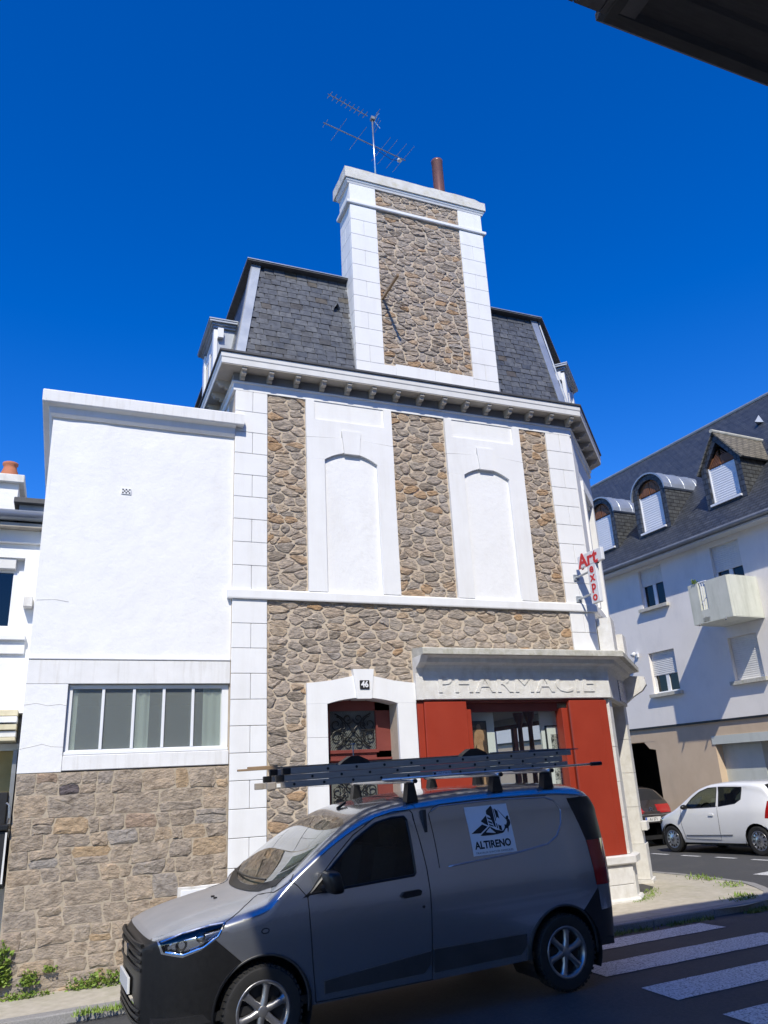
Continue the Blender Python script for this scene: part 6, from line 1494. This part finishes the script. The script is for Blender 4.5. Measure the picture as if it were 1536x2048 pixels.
mb = MB(); mb.tube([(5.1, .46, 13.06), (4.9, .4, 12.98), (4.7, .34, 13.0), (4.53, .31, 13.05), (4.53, .31, 12.6), (4.53, .32, 12.05)], .005, 5); mb.build('aerial_cable', M_['black'], an)

# pictures in the shop window
M_['pic1'] = material('dark_picture_ground', (.045, .028, .018), (.12, .07, .04), 6, .6)
M_['pic1fig'] = material('tan_figure_paint', (.38, .20, .10), (.55, .33, .19), 12, .6)
M_['pic2'] = material('ink_drawing', None, None, 9, .7, stops=[(.40, (.05, .05, .05)), (.46, (.55, .54, .51)), (.52, (.14, .14, .14)), (.58, (.60, .59, .56))], detail=5)
p1 = thing('figure_painting', (5.65, .29, 1.75), 'dark framed painting of a standing tan figure on the white panel in the shop window', 'painting')
mb = MB(); mb.box(5.50, 5.79, .275, .298, 1.75, 2.69, .004); mb.build('picture_frame', M_['black'], p1)
mb = MB(); mb.box(5.522, 5.768, .270, .276, 1.775, 2.665); cv = mb.build('canvas', M_['pic1'], p1)
def blob(pts, r): mb = MB(); mb.tube(pts, r, 8); return mb
fig = MB(); cx = 5.65
fy = lambda x, z: (x, .578, z)
outl = [(-.02, 2.64), (.02, 2.645), (.035, 2.60), (.03, 2.57), (.07, 2.55), (.085, 2.48), (.075, 2.40), (.06, 2.43), (.05, 2.36), (.065, 2.27), (.06, 2.12), (.045, 2.0), (.05, 1.88), (.055, 1.79), (.02, 1.79), (.015, 1.95), (.0, 2.12), (-.015, 1.95), (-.03, 1.79), (-.06, 1.79), (-.045, 1.95), (-.055, 2.12), (-.06, 2.27), (-.04, 2.38), (-.075, 2.32), (-.085, 2.2), (-.1, 2.21), (-.09, 2.40), (-.075, 2.52), (-.03, 2.57), (-.035, 2.61)]
fig.prism([(cx+a, z) for a, z in outl], lambda a, b, d: (a, .2695-d, b), 0, .002); fig.build('painted_figure', M_['pic1fig'], cv)
p2 = thing('ink_picture', (6.98, .29, 1.3), 'tall black and white ink picture in a thin dark frame beside the right red shutter', 'painting')
mb = MB(); mb.box(6.80, 7.20, .275, .298, 1.30, 2.60, .004); mb.build('picture_frame', M_['black'], p2)
mb = MB(); mb.box(6.82, 7.18, .27, .276, 1.32, 2.58); mb.build('canvas', M_['roomwhite'], p2)
mb = MB(); mb.box(6.88, 7.14, .266, .271, 1.55, 2.47); mb.build('drawing', M_['pic2'], p2)
M_['poster2'] = material('bright_poster', None, None, 9, .5, stops=[(.40, (.50, .46, .10)), (.48, (.15, .42, .40)), (.55, (.60, .58, .50)), (.62, (.12, .12, .14))])
p3 = thing('small_poster', (5.55, .18, 1.35), 'small colourful poster low in the shop window beside the left red shutter', 'poster'); mb = MB(); mb.box(5.42, 5.68, .18, .185, 1.35, 1.72); mb.build('poster_sheet', M_['poster2'], p3)

# plants: leaves built one by one, gathered per plant
def plant(name, label, cat, c, spread, h, n, leaf, mat, seed, wall=False, group=None):
    rng = random.Random(seed); t = thing(name, c, label, cat, group); mb = MB(); st = MB()
    for i in range(n):
        a = rng.uniform(0, 2*pi); r = spread[0]*sqrt(rng.random()); x = c[0]+r*cos(a); y = c[1]+spread[1]*sqrt(rng.random())*sin(a); z = c[2]+h*rng.random()**1.4*(1-.4*(r/spread[0]))
        s = leaf*rng.uniform(.6, 1.4); d = Vector((rng.uniform(-1, 1), rng.uniform(-1.2, .4), rng.uniform(-.2, .9))).normalized(); q = d.cross(Vector((rng.uniform(-1, 1), rng.uniform(-1, 1), 1))).normalized(); p = Vector((x, y, z)); nn_ = d.cross(q)*s*.18
        mb.add([p, p+d*s*.45+q*s*.42+nn_, p+d*s, p+d*s*.45-q*s*.42+nn_], [(0, 1, 2), (0, 2, 3)])
        if i % 6 == 0: st.tube([(c[0]+(x-c[0])*.5, c[1]+(y-c[1])*.5, c[2]-.01), (x, y, z)], .0025, 4)
    mb.build('leaves', mat, t); st.build('stems', M_['leafdark'], t); return t
plant('weed', 'bright green leafy weed clump at the foot of the stone base beside the van bumper', 'weed', (.62, -.09, .0), (.36, .10), .17, 420, .035, M_['leaf'], 1)
plant('weed', 'low yellow-green weed strip along the stone base left of the leafy clump', 'weed', (-.12, -.08, -.01), (.26, .08), .07, 260, .028, M_['leaf'], 2)
plant('weed', 'small weed tuft rooted in the joints of the stone base, higher up', 'weed', (.08, -.05, .20), (.06, .03), .07, 60, .03, M_['leaf'], 3)
plant('weed', 'ragged weed rooted in the stone base above the pavement strip', 'weed', (-.12, -.05, .10), (.10, .03), .16, 120, .035, M_['leaf'], 4)
plant('creeper', 'light green creeper hanging over the corner of the stone base', 'creeper', (-.43, -.04, .12), (.13, .06), .46, 420, .045, M_['leaf'], 5)
plant('potted_plant', 'tiny green plant on the corner of the concrete balcony', 'plant', FL(5.42, 6.46, 1.06), (.10, .08), .14, 60, .05, M_['leaf'], 6)
def strip(name, label, pts, w, n, leaf, h, seed, mat='leafdark'):
    rng = random.Random(seed); mb = MB(); L = len(pts)-1
    for i in range(n):
        k = rng.randrange(L); t = rng.random(); x = pts[k][0]+(pts[k+1][0]-pts[k][0])*t+rng.gauss(0, w); y = pts[k][1]+(pts[k+1][1]-pts[k][1])*t+rng.gauss(0, w)
        if noise.noise((x*1.3, y*1.3, seed)) < -.05: continue
        z = (pts[k][2] if len(pts[k]) > 2 else 0); z = max(gz(x, y), z)
        a = rng.uniform(0, 2*pi); s = leaf*rng.uniform(.5, 1.5); p = Vector((x, y, z-.004)); d = Vector((cos(a)*.6, sin(a)*.6, rng.uniform(.2, 1)*h/leaf)); q = Vector((-sin(a), cos(a), 0))*s*.16
        mb.add([p-q, p+q, p+d*s], [(0, 1, 2)])
    o = mb.build(name, M_[mat]); tag(o, label, kind='stuff'); return o
strip('kerb_grass', 'thin grass and moss growing along the foot of the kerb', [(5.6, -1.36), (6.4, -1.39), (8.5, -1.45), (9.3, -1.25), (9.9, -.72)], .06, 5200, .045, .05, 11)
strip('kerb_grass', 'sparse grass in the kerb joints on the sunny corner', [(8.7, -1.0, .16), (9.4, -.6, .16), (9.9, .4, .15), (10.1, 1.4, .13)], .10, 900, .05, .05, 12, 'leaf')
strip('kerb_grass', 'sparse grass at the kerb in front of the stone base', [(.2, -1.08), (1.2, -1.12)], .05, 700, .04, .05, 13, 'leaf')
strip('pavement_moss', 'low moss and grass where the pavement meets the corner plinth', [(7.7, -.16, .155), (8.2, .12, .155), (8.9, .95, .14), (9.3, 1.1, .135)], .06, 900, .03, .03, 14, 'leaf')
